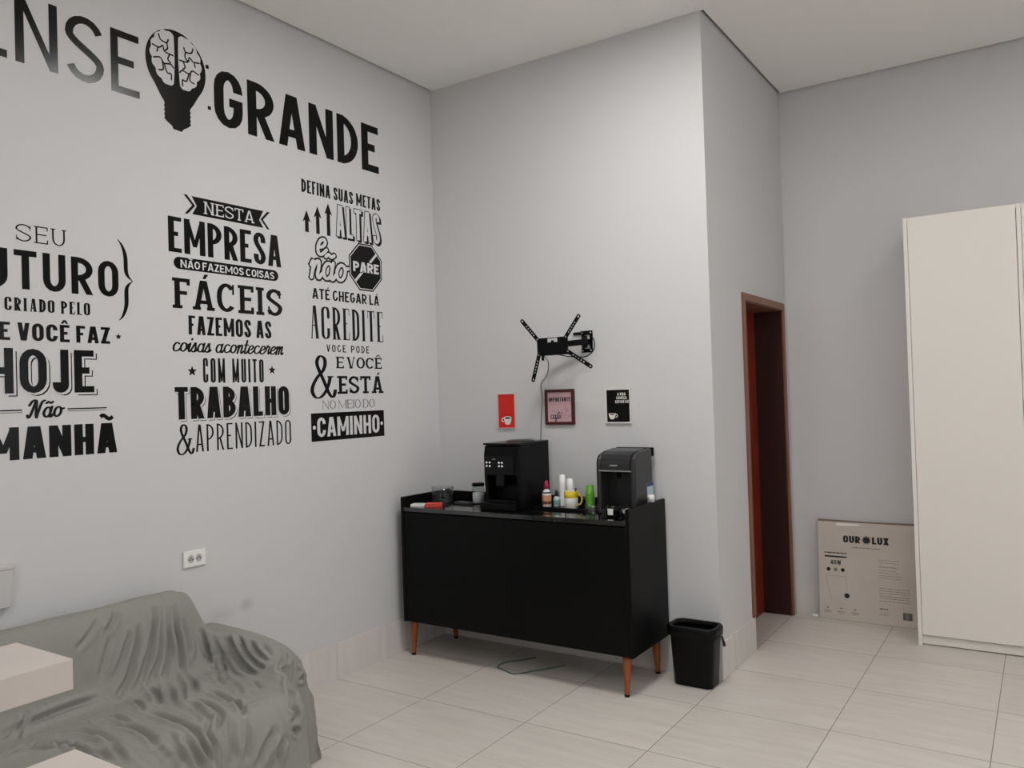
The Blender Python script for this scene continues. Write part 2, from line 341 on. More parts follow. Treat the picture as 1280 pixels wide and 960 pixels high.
def glyph(ch, w, tv, th, slab=0, sth=.1, q=1.15):
    g = G(tv, th, slab, sth); a, b = g.a, g.b
    ins = slab*.9
    L, R, B, Tp = a, w-a, b, 1-b
    if ch in 'BDEFHIKLMNPRU' : L += ins
    if ch in 'HMNUI': R -= ins
    rx = (R-L)/2; ry = min((Tp-B)/2, rx*q)
    thin = min(tv, max(th, tv*.35)) if th < tv*.55 else tv*.95
    if ch in 'OQ0':
        g.stroke(arc(R-rx, Tp-ry, rx, ry, 0, 180)+arc(L+rx, B+ry, rx, ry, 180, 360), True)
        if ch == 'Q': g.D(w*.55, .22, w, -.08, tv)
    elif ch == 'C' or ch == 'G':
        e = .66 if ry < .4 else .7
        top = [(R, e)] if e < Tp-ry else []
        st = 0 if top else 38
        bot = [] if ch == 'C' and ry >= .34 else ([(R, 1-e)] if ch == 'C' else [(R, .46)])
        en = 360 if bot else 322
        if ch == 'G' and ry >= .4: bot = [(R, B+ry)]
        g.stroke(top+arc(R-rx, Tp-ry, rx, ry, st, 180)+arc(L+rx, B+ry, rx, ry, 180, en)+bot)
        if ch == 'G': g.Hb(.46, w*.52, R+a*.98)
        if slab and ch == 'C': g.rect(R-a*.5, .62, R+a*.3, .98)
    elif ch == 'D':
        g.V(L, 0, 1); r2 = min(R-L, .42); ry2 = min((Tp-B)/2, r2*q)
        g.stroke([(L, Tp)]+arc(R-r2, Tp-ry2, r2, ry2, 90, 0)+arc(R-r2, B+ry2, r2, ry2, 0, -90)+[(L, B)])
    elif ch in 'PRB':
        g.V(L, 0, 1)
        y = .44 if ch != 'B' else .52; y0 = y; r2 = min(R-L, .32); ry2 = min((Tp-y0)/2, r2*q)
        RR = R if ch != 'B' else R-.04*w
        g.stroke([(L, Tp)]+arc(RR-r2, Tp-ry2, r2, ry2, 90, 0)+arc(RR-r2, y0+ry2, r2, ry2, 0, -90)+[(L, y0)])
        if ch == 'R': g.D(max(w*.45, L+a), y0, R-ins*.3, 0, tv*1.02)
        if ch == 'B':
            ry3 = min((y0-B)/2, r2*q)
            g.stroke([(L, y0)]+arc(R-r2, y0-ry3, r2, ry3, 90, 0)+arc(R-r2, B+ry3, r2, ry3, 0, -90)+[(L, B)])
    elif ch in 'EF':
        g.V(L, 0, 1); g.Hb(Tp, L, w); g.Hb(.52, L, w-.06-.5*a)
        if ch == 'E': g.Hb(B, L, w)
        if slab:
            g.rect(w-sth*1.1, .78, w, 1)
            if ch == 'E': g.rect(w-sth*1.1, 0, w, .24)
    elif ch == 'H': g.V(L); g.V(R); g.Hb(.5, L, R)
    elif ch == 'I': g.V(w/2)
    elif ch == 'J':
        ry = min(.4, rx*q)
        g.stroke([(R, 1)]+arc(R-rx, B+ry, rx, ry, 360, 180)+[(L, B+ry+.06)])
    elif ch == 'L': g.V(L); g.Hb(B, L, w)
    elif ch == 'U':
        ry = min(.45, rx*q)
        g.stroke([(L, 1), (L, B+ry+.001)]+arc(L+rx, B+ry, rx, ry, 180, 360)+[(R, 1)])
        if slab:
            for x in (L, R): g.rect(x-a-slab, 1-sth, x+a+slab, 1)
    elif ch == 'T':
        g.V(w/2, 0, 1, ft=False); g.Hb(Tp, 0, w)
        if slab: g.rect(0, .76, sth*1.1, 1); g.rect(w-sth*1.1, .76, w, 1)
    elif ch == 'A':
        x0 = a+slab*.6
        g.D(x0, 0, w/2-.35*a, 1, 2*a if th >= tv*.55 else thin); g.D(w-x0, 0, w/2+.35*a, 1, 2*a)
        g.Hb(.27 if th > .05 else .4, w*.22+a*.5, w*.78-a*.5)
    elif ch == 'V':
        g.topslab = True; x0 = a+slab*.6
        g.D(x0, 1, w/2-.3*a, 0, 2*a); sl = g.slab; g.D(w-x0, 1, w/2+.3*a, 0, 2*a if th >= tv*.55 else thin)
    elif ch == 'M':
        k = 1 if th >= tv*.55 else thin/tv
        aa = g.a; g.a = aa*k; g.V(L); g.a = aa; g.V(R); s_ = g.slab; g.slab = 0
        yb = .22 if tv > .13 else .05; g.D(L+.05*a, 1, w/2, yb, tv*.72); g.D(R-.05*a, 1, w/2, yb, tv*.72*k); g.slab = s_
    elif ch == 'N':
        k = 1 if th >= tv*.55 else thin/tv
        aa = g.a; g.a = aa*k; g.V(L); g.V(R); g.a = aa; s_ = g.slab; g.slab = 0; g.D(L, 1, R, 0, tv*.9); g.slab = s_
    elif ch == 'W':
        for x0, x1 in ((a, w*.28), (w*.5, w*.28), (w*.5, w*.72), (w-a, w*.72)): g.D(x0, 1, x1, 0, tv*.9)
    elif ch == 'X': g.D(a, 0, w-a, 1, tv*1.1); g.D(w-a, 0, a, 1, tv*1.1)
    elif ch == 'Z': g.Hb(Tp, 0, w); g.Hb(B, 0, w); g.D(a*1.1, 0, w-a*1.1, 1, tv*1.1)
    elif ch == 'S':
        ry = min((Tp-B)/4*1.08, rx*q)
        up = arc(R-rx, Tp-ry, rx, ry, 20 if ry > .2 else 0, 180); dn = arc(L+rx, B+ry, rx, ry, 0, -160 if ry > .2 else -180)
        s0 = up[-1]; s1 = dn[0]; mid = []
        for k in range(1, 10):
            t = k/10; y = s0[1]+(s1[1]-s0[1])*t; e = t*t*(3-2*t); mid.append((s0[0]+(s1[0]-s0[0])*e, y))
        pre = [] if ry > .2 else [(R, max(.66, Tp-ry-.08))]; post = [] if ry > .2 else [(L, min(.34, B+ry+.08))]
        g.stroke(pre+up+mid+dn+post)
        if slab: g.rect(R-a*.6, .66, R+a*.2, .95); g.rect(L-a*.2, .05, L+a*.6, .34)
    elif ch == '4': g.V(w*.7); g.D(w*.12, .3, w*.7, 1, tv*.8); g.Hb(.28, 0, w)
    elif ch == '.': g.p.append(arc(w/2, .5, .07, .07, 0, 330, 11))
    return g.p
REL = dict(M=1.42, W=1.5, A=1.08, E=.86, F=.83, L=.82, J=.82, T=.95, N=1.08, S=.95, Z=.9)
ACC = {'Ã': ('A', '~'), 'Á': ('A', '/'), 'É': ('E', '/'), 'Ê': ('E', '^'), 'Ç': ('C', ',')}
def text(txt, u0, u1, v0, v1, tv, th, sp=.09, slab=0, sth=.1, spc=.36, q=1.15, acc=True, rel=None, words=False):
    Ht = v1-v0; W = (u1-u0)/Ht; RL = dict(REL)
    if rel: RL.update(rel)
    fixed = 0; var = 0
    for i, c in enumerate(txt):
        c = ACC.get(c, (c,))[0]
        if c == ' ': fixed += max(spc, 3*sp)
        elif c == 'I': fixed += tv+2*slab
        else: var += RL.get(c, 1)
        if i < len(txt)-1 and c != ' ' and txt[i+1] != ' ': fixed += sp
    k = (W-fixed)/var; x = 0; out = []; groups = []
    for i, c0 in enumerate(txt):
        c = ACC.get(c0, (c0,))[0]
        if c == ' ': x += max(spc, 3*sp); groups.append(out); out = []; continue
        w = tv+2*slab if c == 'I' else k*RL.get(c, 1)
        ps = glyph(c, w, tv, th, slab, sth, q)
        if acc and c0 in ACC:
            m = ACC[c0][1]; cx = w/2
            if m == '/': ps.append([(cx-.03, 1.06), (cx+.08, 1.06), (cx+.2, 1.22), (cx+.05, 1.22)])
            if m == ',': ps.append([(cx-.03, .02), (cx+.1, .02), (cx+.02, -.22), (cx-.12, -.22)])
            if m == '^': ps += [[(cx-.26*k-.05, 1.07), (cx-.26*k+.1, 1.07), (cx+.07, 1.28), (cx-.07, 1.28)], [(cx+.26*k-.1, 1.07), (cx+.26*k+.05, 1.07), (cx+.07, 1.28), (cx-.07, 1.28)]]
            if m == '~':
                g = G(.12, .13); g.stroke([(cx+(t-.5)*w*.62, 1.2+.06*math.sin(2*PI*t+.2)) for t in [j/14 for j in range(15)]]); ps += g.p
        out += [[(u0+(x+px)*Ht, v0+py*Ht) for px, py in p] for p in ps]
        x += w
        if i < len(txt)-1 and txt[i+1] != ' ': x += sp
    groups.append(out)
    return groups if words else [p for g_ in groups for p in g_]
# handwritten letters, x-height = 1
def script(txt, u0, v0, xh, u1, tv=.2, th=.1, slant=.28):
    x = 0; strokes = []
    def add(pts, closed=False, n=6): strokes.append(([(x+p[0], p[1]) for p in [tuple(q)[:2] for q in spline([(a, b, 0) for a, b in pts], n)]], closed))
    for c in txt:
        if c in 'oõ':
            strokes.append(([(x+p[0], p[1]) for p in arc(.32, .5, .25, .44, 60, 420, 18)], False)); add([(.45, .88), (.58, .75), (.74, .8)]); x += .7
        elif c == 'c':
            strokes.append(([(x+p[0], p[1]) for p in arc(.32, .5, .25, .44, 45, 300, 16)], False)); add([(.44, .12), (.56, .16), (.66, .35)]); x += .62
        elif c in 'eé':
            add([(.08, .42), (.35, .5), (.5, .72), (.4, .93), (.2, .85), (.08, .5), (.16, .1), (.38, .05), (.64, .35)])
            if c == 'é': add([(.35, 1.2), (.55, 1.55)])
            x += .62
        elif c in 'aã':
            strokes.append(([(x+p[0], p[1]) for p in arc(.32, .48, .24, .44, 40, 400, 18)], False)); add([(.58, .98), (.55, .45), (.57, .1), (.68, .05), (.8, .3)])
            if c == 'ã': add([(.1, 1.28), (.24, 1.42), (.42, 1.3), (.58, 1.42)])
            x += .78
        elif c == 'i':
            add([(.0, .3), (.14, .95), (.12, .3), (.2, .03), (.36, .3)]); strokes.append(([(x+.19, 1.28), (x+.23, 1.42)], False)); x += .36
        elif c == 's':
            add([(.0, .3), (.22, .98), (.28, .7), (.36, .3), (.22, .03), (.06, .1)]); add([(.22, .05), (.4, .1), (.52, .3)]); x += .48
        elif c == 'n':
            add([(.0, .7), (.1, .95), (.12, .5), (.1, .0)]); add([(.1, .4), (.24, .85), (.4, .95), (.44, .6), (.42, .2), (.52, .03), (.68, .3)]); x += .66
        elif c == 'm':
            add([(.0, .7), (.1, .95), (.12, .5), (.1, .0)]); add([(.1, .4), (.22, .85), (.34, .95), (.38, .6), (.36, .0)]); add([(.36, .4), (.48, .85), (.6, .95), (.64, .6), (.62, .2), (.72, .03), (.84, .25)]); x += .84
        elif c == 'r':
            add([(.0, .3), (.14, 1.02), (.2, .85), (.36, .88), (.32, .4), (.38, .04), (.52, .3)]); x += .5
        elif c == 't':
            add([(.18, 1.5), (.14, .6), (.18, .06), (.34, .08), (.44, .3)]); add([(.0, .98), (.36, 1.0)]); x += .42
        elif c == 'f':
            add([(.5, 1.4), (.38, 1.62), (.24, 1.3), (.2, .4), (.12, -.4), (.0, -.5), (.06, -.2), (.3, .2), (.5, .4)]); add([(.05, .92), (.45, .98)]); x += .5
        elif c == 'N':
            add([(-.1, .25), (.0, .02), (.12, .2), (.22, .9), (.3, 1.55)]); add([(-.12, 1.1), (.05, 1.5), (.3, 1.55), (.4, 1.1), (.5, .4), (.6, .0)]); add([(.6, .0), (.66, .7), (.76, 1.4), (.95, 1.55)]); x += 1.0
        elif c == ' ': x += .45
    W = x; k = (u1-u0)/(W*xh); out = []
    for pts, cl in strokes:
        g = G(tv, th); g.stroke([(px*k+slant*py, py) for px, py in pts], cl)
        for (px, py) in (pts[0], pts[-1]): g.p.append([(px*k+slant*py+tv*.45*math.cos(t*PI/4), py+th*.5*math.sin(t*PI/4)) for t in range(8)])
        out += [[(u0+px*xh, v0+py*xh) for px, py in p] for p in g.p]
    return out
def inflate(polys, g):
    out = []
    for p in polys:
        A = sum(p[i-1][0]*p[i][1]-p[i][0]*p[i-1][1] for i in range(len(p)))/2
        pp = p if A > 0 else p[::-1]; n = len(pp); r = []
        for i in range(n):
            x0, y0 = pp[i-1]; x1, y1 = pp[i]; x2, y2 = pp[(i+1) % n]
            a = (y1-y0, x0-x1); b = (y2-y1, x1-x2); la = math.hypot(*a) or 1e-9; lb = math.hypot(*b) or 1e-9
            a = (a[0]/la, a[1]/la); b = (b[0]/lb, b[1]/lb); d = max(.35, 1+a[0]*b[0]+a[1]*b[1])
            r.append((x1+g*(a[0]+b[0])/d, y1+g*(a[1]+b[1])/d))
        out.append(r)
    return out
def shift(polys, du, dv): return [[(u+du, v+dv) for u, v in p] for p in polys]
def star(u, v, r, k=.42): return [[(u+(r if i % 2 == 0 else r*k)*math.sin(i*PI/5), v+(r if i % 2 == 0 else r*k)*math.cos(i*PI/5)) for i in range(10)]]
def ccw(p):
    A = sum(p[i-1][0]*p[i][1]-p[i][0]*p[i-1][1] for i in range(len(p)))
    return p if A > 0 else p[::-1]
def decal(name, polys, m, parent, f, layer, label=None):
    mb = MB()
    for k, p in enumerate(polys): mb.poly([f(u, v, .0008+.0005*layer+6e-6*(k % 60)) for u, v in ccw(p)])   # strokes overlap: each a hair above the last
    return obj(name, mb, m, parent, label=label, recalc=False, merge=False)
def fl(u, v, d): return (d, u, v)            # left wall: u = Y, v = Z
def fb(u, v, d): return (u, -d, v)           # back wall: u = X, v = Z

# ------------------------------------------------------------------ headline PENSE (bulb) GRANDE
hd = thing('wall_lettering', 'large black headline PENSE GRANDE with a brain light bulb, highest on the left wall', 'wall lettering', (0, -1.6, 2.93))
decal('word', text('PENSE', -2.958, -2.083, 2.937, 3.217, .122, .112, sp=.11, q=1.3, rel=dict(S=1.08)), M_VINYL, hd, fl, 0, 'black word PENSE in thin capitals')
decal('word', text('GRANDE', -1.69, -.518, 2.93, 3.213, .2, .152, sp=.105, q=1.25), M_VINYL, hd, fl, 0, 'black word GRANDE in heavy capitals')
bc, bz = -1.893, 3.15
ol = arc(bc, bz, .158, .165, -38, 218, 40)
ol += [(bc-.115, 3.035), (bc-.085, 2.985), (bc-.07, 2.965)]
for k, z in enumerate((2.955, 2.935, 2.915, 2.895)): ol += [(bc-.066, z), (bc-.071, z-.01)]
ol += [(bc-.055, 2.872), (bc-.03, 2.858), (bc-.025, 2.845), (bc+.02, 2.842), (bc+.03, 2.856), (bc+.05, 2.868)]
for k, z in enumerate((2.895, 2.915, 2.935, 2.955)): ol += [(bc+.071, z-.01), (bc+.066, z)]
ol += [(bc+.07, 2.965), (bc+.085, 2.985), (bc+.115, 3.035)]
decal('light_bulb', [ol], M_VINYL, hd, fl, 0, 'black light bulb silhouette')
def lobe(sgn):
    base = [(.012, .125), (.05, .135), (.085, .12), (.112, .085), (.128, .04), (.125, -.01), (.108, -.055), (.08, -.095), (.045, -.115), (.016, -.1)]
    pts = []
    for i, p in enumerate(base):
        q = base[(i+1) % len(base)]
        dx, dy = q[0]-p[0], q[1]-p[1]; l = math.hypot(dx, dy); bulge = .35 if i < len(base)-1 else .03
        nx, ny = -dy/l, dx/l
        for k in range(6):
            t = k/6; h = math.sin(PI*t)*l*bulge*.6
            pts.append((p[0]+dx*t+nx*h, p[1]+dy*t+ny*h))
    return [(bc+sgn*x, bz+.012+y) for x, y in pts]
decal('brain', [lobe(-1), lobe(1)], M_WALL, hd, fl, 1, 'wall-coloured cut-out of two brain halves')
for sgn in (-1, 1):
    sq = []
    for c in ([(.125, .05), (.09, .045), (.07, .06), (.06, .035), (.015, .03)], [(.09, .11), (.08, .085), (.05, .08), (.04, .1)], [(.05, .08), (.045, .055), (.06, .04)],
              [(.12, -.01), (.085, .0), (.065, -.02), (.03, -.015), (.015, -.03)], [(.075, -.01), (.07, -.05), (.095, -.06)], [(.065, -.02), (.05, -.06), (.03, -.06), (.03, -.09)], [(.035, .03), (.045, .005), (.03, -.01)], [(.095, .045), (.1, .02)]):
        g = G(.007, .007); j = .01 if sgn > 0 else 0
        g.stroke([(bc+sgn*x, bz+.012+y-j) for x, y, _ in [tuple(p) for p in spline([(a, b, 0) for a, b in c], 5)]]); sq += g.p
    decal('brain_fold', sq, M_VINYL, hd, fl, 2)
for y, z in ((-1.725, 3.2), (-1.718, 3.0)):
    decal('mark', [[(y-.009, z-.009), (y+.009, z-.009), (y+.009, z+.009), (y-.009, z+.009)]], M_VINYL, hd, fl, 0)

# ------------------------------------------------------------------ quote 1 (cut by the frame)
qa = thing('wall_lettering', 'black quote O SEU FUTURO ... HOJE NÃO AMANHÃ, leftmost column, cut by the photo edge', 'wall lettering', (0, -2.4, 1.36))
def word(t, txt, *a, m=M_VINYL, layer=0, **k):
    for w_, ps in zip(txt.split(), text(txt, *a, words=True, **k)):
        decal('word', ps, m, t, fl, layer, ('black word ' if m is M_VINYL else 'wall-coloured word ')+w_)
word(qa, 'SEU', -2.624, -2.426, 2.221, 2.29, .1, .065, slab=.09, sth=.06, sp=.16)
word(qa, 'FUTURO', -2.845, -2.204, 2.031, 2.186, .185, .15, sp=.15, q=1.2)
word(qa, 'CRIADO PELO', -2.67, -2.333, 1.944, 1.996, .2, .08, sp=.16, slab=.04, sth=.05)
word(qa, 'QUE VOCÊ FAZ', -2.80, -2.248, 1.827, 1.898, .24, .16, sp=.13)
decal('star', star(-2.21, 1.86, .015), M_VINYL, qa, fl, 0)
hj = text('HOJE', -2.742, -2.323, 1.619, 1.796, .185, .15, sp=.13, q=1.2, rel=dict(O=1.15, J=.72, H=1.1, E=.92))
decal('word_shadow', shift(hj, .014, -.012), M_VINYL, qa, fl, 0); decal('word_gap', shift(inflate(hj, .0015), .008, -.0065), M_WALL, qa, fl, 1)
decal('word', hj, M_VINYL, qa, fl, 2, 'black word HOJE with a thin drop line')
decal('script_word', script('Não', -2.592, 1.521, .044, -2.462, .26, .16, .25), M_VINYL, qa, fl, 0, 'black handwritten word Não')
decal('rule', [[(-2.437, 1.55), (-2.27, 1.55), (-2.27, 1.555), (-2.437, 1.555)], [(-2.437, 1.5425), (-2.275, 1.5425), (-2.275, 1.5445), (-2.437, 1.5445)]], M_VINYL, qa, fl, 0)
decal('rule', [[(-2.78, 1.55), (-2.613, 1.55), (-2.613, 1.555), (-2.78, 1.555)], [(-2.775, 1.5425), (-2.613, 1.5425), (-2.613, 1.5445), (-2.775, 1.5445)]], M_VINYL, qa, fl, 0)
word(qa, 'AMANHÃ', -2.845, -2.228, 1.359, 1.487, .28, .17, sp=.1)
g = G(.016, .009)
def brace(u0, u1, v0, v1):
    out = []; vm = (v0+v1)/2
    for s in (1, -1):
        pts = [tuple(p)[:2] for p in spline([(u0, (v1 if s > 0 else v0), 0), (u0+.3*(u1-u0), vm+s*.43*(v1-v0), 0), (u0+.52*(u1-u0), vm+s*.3*(v1-v0), 0), (u0+.55*(u1-u0), vm+s*.12*(v1-v0), 0), (u0+.7*(u1-u0), vm+s*.05*(v1-v0), 0), (u1, vm, 0)], 6)]
        n = len(pts)
        for i in range(n-1):
            def off(i):
                t = i/(n-1); wd = .001+.0085*math.sin(PI*t)**1.2; p, q = pts[max(i-1, 0)], pts[min(i+1, n-1)]; dx, dy = q[0]-p[0], q[1]-p[1]; l = math.hypot(dx, dy)
                return -dy/l*wd, dx/l*wd
            a, b = off(i), off(i+1); out.append([(pts[i][0]-a[0], pts[i][1]-a[1]), (pts[i+1][0]-b[0], pts[i+1][1]-b[1]), (pts[i+1][0]+b[0], pts[i+1][1]+b[1]), (pts[i][0]+a[0], pts[i][1]+a[1])])
    return out
decal('brace', brace(-2.205, -2.138, 1.931, 2.286), M_VINYL, qa, fl, 0, 'black curly closing bracket')

# ------------------------------------------------------------------ quote 2
qb = thing('wall_lettering', 'black quote NESTA EMPRESA ... TRABALHO & APRENDIZADO, middle column on the left wall', 'wall lettering', (0, -1.6, 1.33))
decal('banner', [[(-1.83, 2.547), (-1.803, 2.504), (-1.828, 2.461), (-1.409, 2.461), (-1.434, 2.498), (-1.408, 2.549)]], M_VINYL, qb, fl, 0, 'black ribbon banner')
for s, u in ((1, -1.873), (-1, -1.365)):
    decal('chevron', [[(u, 2.549), (u+s*.018, 2.549), (u+s*.062, 2.503), (u+s*.045, 2.503)], [(u+s*.045, 2.503), (u+s*.062, 2.503), (u+s*.02, 2.458), (u+s*.004, 2.458)]], M_VINYL, qb, fl, 0)
word(qb, 'NESTA', -1.765, -1.467, 2.474, 2.534, .15, .09, m=M_WALL, layer=1, slab=.1, sth=.08, sp=.1)
word(qb, 'EMPRESA', -1.958, -1.298, 2.267, 2.433, .185, .12, sp=.085, q=1.3)
decal('banner', [arc(-1.348, 2.219, .0285, .0285, -90, 90, 10)+arc(-1.905, 2.219, .0285, .0285, 90, 270, 10)], M_VINYL, qb, fl, 0, 'black rounded bar')
word(qb, 'NÃO FAZEMOS COISAS', -1.898, -1.346, 2.199, 2.236, .21, .16, m=M_WALL, layer=1, sp=.12)
word(qb, 'FÁCEIS', -1.943, -1.298, 2.006, 2.148, .2, .125, slab=.08, sth=.11, sp=.1, q=1.3)
word(qb, 'FAZEMOS AS', -1.863, -1.375, 1.886, 1.976, .2, .13, sp=.1, q=1.3)
decal('script_word', script('coisas acontecerem', -1.955, 1.803, .045, -1.305, .25, .14, .3), M_VINYL, qb, fl, 0, 'black handwritten words coisas acontecerem')
word(qb, 'COM MUITO', -1.791, -1.432, 1.658, 1.777, .105, .085, sp=.12, q=1.1)
decal('star', star(-1.85, 1.712, .027), M_VINYL, qb, fl, 0); decal('star', star(-1.377, 1.722, .025), M_VINYL, qb, fl, 0)
tr = text('TRABALHO', -1.945, -1.27, 1.487, 1.638, .215, .15, sp=.1, q=1.2)
decal('word_shadow', shift(tr, .01, -.011), M_VINYL, qb, fl, 0); decal('word_gap', shift(inflate(tr, .001), .006, -.0075), M_WALL, qb, fl, 1)
decal('word', tr, M_VINYL, qb, fl, 2, 'black word TRABALHO with a thin drop line')
word(qb, 'APRENDIZADO', -1.84, -1.262, 1.33, 1.459, .075, .055, sp=.13, q=1.3)
def ampersand(u0, u1, v0, v1, tv, th):
    g = G(tv, th); W = u1-u0; Hh = v1-v0
    pts = [(1.0, .2), (.93, .05), (.82, .03), (.68, .16), (.5, .42), (.3, .68), (.24, .85), (.36, .98), (.54, .94), (.58, .8), (.48, .64), (.26, .5), (.08, .33), (.02, .17), (.14, .03), (.34, .02), (.56, .14), (.72, .34), (.78, .5)]
    g.stroke([(u0+p[0]*W, v0+p[1]*Hh) for p in spline([(a, b, 0) for a, b in pts], 6)])
    g.rect(u0+.66*W, v0+.485*Hh, u0+.92*W, v0+.485*Hh+th); return g.p
decal('ampersand', ampersand(-1.938, -1.852, 1.322, 1.464, .013, .006), M_VINYL, qb, fl, 0)

# ------------------------------------------------------------------ quote 3
qc = thing('wall_lettering', 'black quote DEFINA SUAS METAS ALTAS ... CAMINHO with a stop sign, right-hand column near the corner', 'wall lettering', (0, -.85, 1.33))
word(qc, 'DEFINA SUAS METAS', -1.143, -.516, 2.702, 2.775, .19, .13, sp=.1, q=1.3)
for u, z0, z1 in ((-1.111, 2.485, 2.606), (-1.03, 2.487, 2.641), (-.949, 2.488, 2.672)):
    h = .066; decal('arrow', [[(u-.013, z0), (u+.013, z0), (u+.013, z1-h*.85), (u+.03, z1-h), (u, z1), (u-.03, z1-h), (u-.013, z1-h*.85)]], M_VINYL, qc, fl, 0)
al = text('ALTAS', -.89, -.527, 2.497, 2.678, .135, .125, sp=.09, q=1.2)
decal('word_shadow', shift(inflate(al, .004), .013, -.009), M_VINYL, qc, fl, 0)
decal('word_outline', inflate(al, .0045), M_VINYL, qc, fl, 1); decal('word', al, M_WALL, qc, fl, 2, 'hollow outlined word ALTAS')
for txt, u0, v0, xh, u1 in (('e', -1.052, 2.372, .095, -.978), ('não', -1.102, 2.238, .1, -.822)):
    s1 = script(txt, u0, v0, xh, u1, .24, .19, .2)
    decal('script_outline', inflate(s1, .009), M_VINYL, qc, fl, 0); decal('script_word', s1, M_WALL, qc, fl, 1, 'hollow outlined handwritten word '+txt)
def octo(cx, cz, rx, rz): return [(cx+rx*math.cos(PI/8+k*PI/4)/math.cos(PI/8), cz+rz*math.sin(PI/8+k*PI/4)/math.cos(PI/8)) for k in range(8)]
sc, sz = -.656, 2.341
decal('stop_sign', [octo(sc, sz, .139, .14)], M_VINYL, qc, fl, 0, 'black octagonal sign'); decal('stop_sign_line', [octo(sc, sz, .131, .132)], M_WALL, qc, fl, 1); decal('stop_sign_field', [octo(sc, sz, .126, .127)], M_VINYL, qc, fl, 2)
du, dv = .092, .088; nx, nz = -.0055, .0055
decal('slash', [[(sc-du-nx, sz-dv-nz), (sc+du-nx, sz+dv-nz), (sc+du+nx, sz+dv+nz), (sc-du+nx, sz-dv+nz)]], M_WALL, qc, fl, 3)
pw = text('PARE', -.765, -.547, 2.31, 2.369, .3, .22, sp=.1)
decal('word_outline', inflate(pw, .005), M_VINYL, qc, fl, 4); decal('word', pw, M_WALL, qc, fl, 5, 'wall-coloured word PARE')
word(qc, 'ATÉ CHEGAR LÁ', -1.085, -.55, 2.121, 2.18, .22, .15, sp=.13, q=1.3)
word(qc, 'ACREDITE', -1.11, -.522, 1.9, 2.083, .11, .03, sp=.1, slab=.035, sth=.02, q=1.2)
word(qc, 'VOCE PODE', -.99, -.648, 1.829, 1.87, .18, .13, sp=.35, q=1.3)
word(qc, 'E VOCÊ', -.92, -.542, 1.737, 1.803, .24, .11, slab=.1, sth=.11, sp=.1)
word(qc, 'ESTÁ', -.914, -.534, 1.591, 1.693, .23, .13, slab=.13, sth=.12, sp=.08)
decal('ampersand', ampersand(-1.108, -.93, 1.568, 1.808, .026, .008), M_VINYL, qc, fl, 0)
word(qc, 'NO MEIO DO', -1.033, -.614, 1.507, 1.556, .1, .04, sp=.14, slab=.03, sth=.03)
decal('banner', [[(-1.119, 1.331), (-.535, 1.331), (-.535, 1.487), (-1.119, 1.487)]], M_VINYL, qc, fl, 0, 'solid black bar')
word(qc, 'CAMINHO', -1.076, -.577, 1.354, 1.462, .2, .15, m=M_WALL, layer=1, sp=.1, q=1.2)
for u in (-1.097, -.557): decal('dot', [arc(u, 1.408, .011, .011, 0, 330, 11)], M_WALL, qc, fl, 1)

# ------------------------------------------------------------------ sofa under the throw
PROF_BACK = [(.035, .38), (.04, .58), (.07, .70), (.125, .745), (.19, .742), (.235, .69), (.265, .58), (.295, .47), (.35, .425), (.5, .43), (.72, .43), (.84, .415), (.895, .36), (.915, .25), (.925, .12), (.94, .004)]
PROF_ARM = [(.035, .30), (.04, .42), (.06, .50), (.10, .545), (.16, .555), (.25, .553), (.34, .548), (.40, .545), (.47, .535), (.54, .52), (.61, .49), (.64, .44), (.65, .36), (.665, .25), (.68, .12), (.69, .004)]
def resample(pts, n):
    sp = [Vector((p[0], p[1], 0)) for p in pts]; sp = spline(sp, 10); L = [0]
    for a, b in zip(sp, sp[1:]): L.append(L[-1]+(b-a).length)
    out = []; j = 0
    for k in range(n):
        t = L[-1]*k/(n-1)
        while j < len(L)-2 and L[j+1] < t: j += 1
        f = (t-L[j])/max(1e-9, L[j+1]-L[j]); p = sp[j].lerp(sp[j+1], f); out.append((p.x, p.y))
    return out
def sstep(a, b, x):
    t = max(0, min(1, (x-a)/(b-a))); return t*t*(3-2*t)
NU = 150
_pb = [tuple(p)[:2] for p in spline([(a, b, 0) for a, b in PROF_BACK], 18)]; _pa = [tuple(p)[:2] for p in spline([(a, b, 0) for a, b in PROF_ARM], 18)]
SOFA_Y0, SOFA_Y1 = -3.55, -1.80
def sofa_base():
    rows = []
    ys = [SOFA_Y0+(SOFA_Y1-SOFA_Y0)*k/350 for k in range(351)]
    n = len(_pb)
    for y in ys:
        row = []
        for i in range(n):
            s = i/(n-1)
            bx, bz2 = _pb[i]; ax, az = _pa[i]
            # backrest gives way to the arm over a short rounded shoulder; the seat meets the arm a bit further on
            c = .03*sstep(.3, .55, s); t = sstep(-2.04+.4*c, -1.965+1.8*c, y)
            if y > -2.16: bz2 -= .02*sstep(-2.10, -2.03, y)*sstep(.45, .65, bz2)+.02*sstep(-2.16, -2.0, y)*sstep(.35, .42, bz2)*sstep(.3, .4, s)
            e = sstep(-1.9, SOFA_Y1, y)
            x = bx+(ax-bx)*t; z = bz2+(az-bz2)*t
            z -= .035*e*e*(z/.53)
            row.append((x, y, z))
        rows.append(row)
    last = rows[-1]
    for k in range(1, 61):
        t = k/60; sx = math.sin(min(1, t*2.2)*PI/2)
        rows.append([(x, SOFA_Y1+.055*sx-.02*max(0, t-.4), z*(1-t)+.004*t) for x, y, z in last])
    return rows
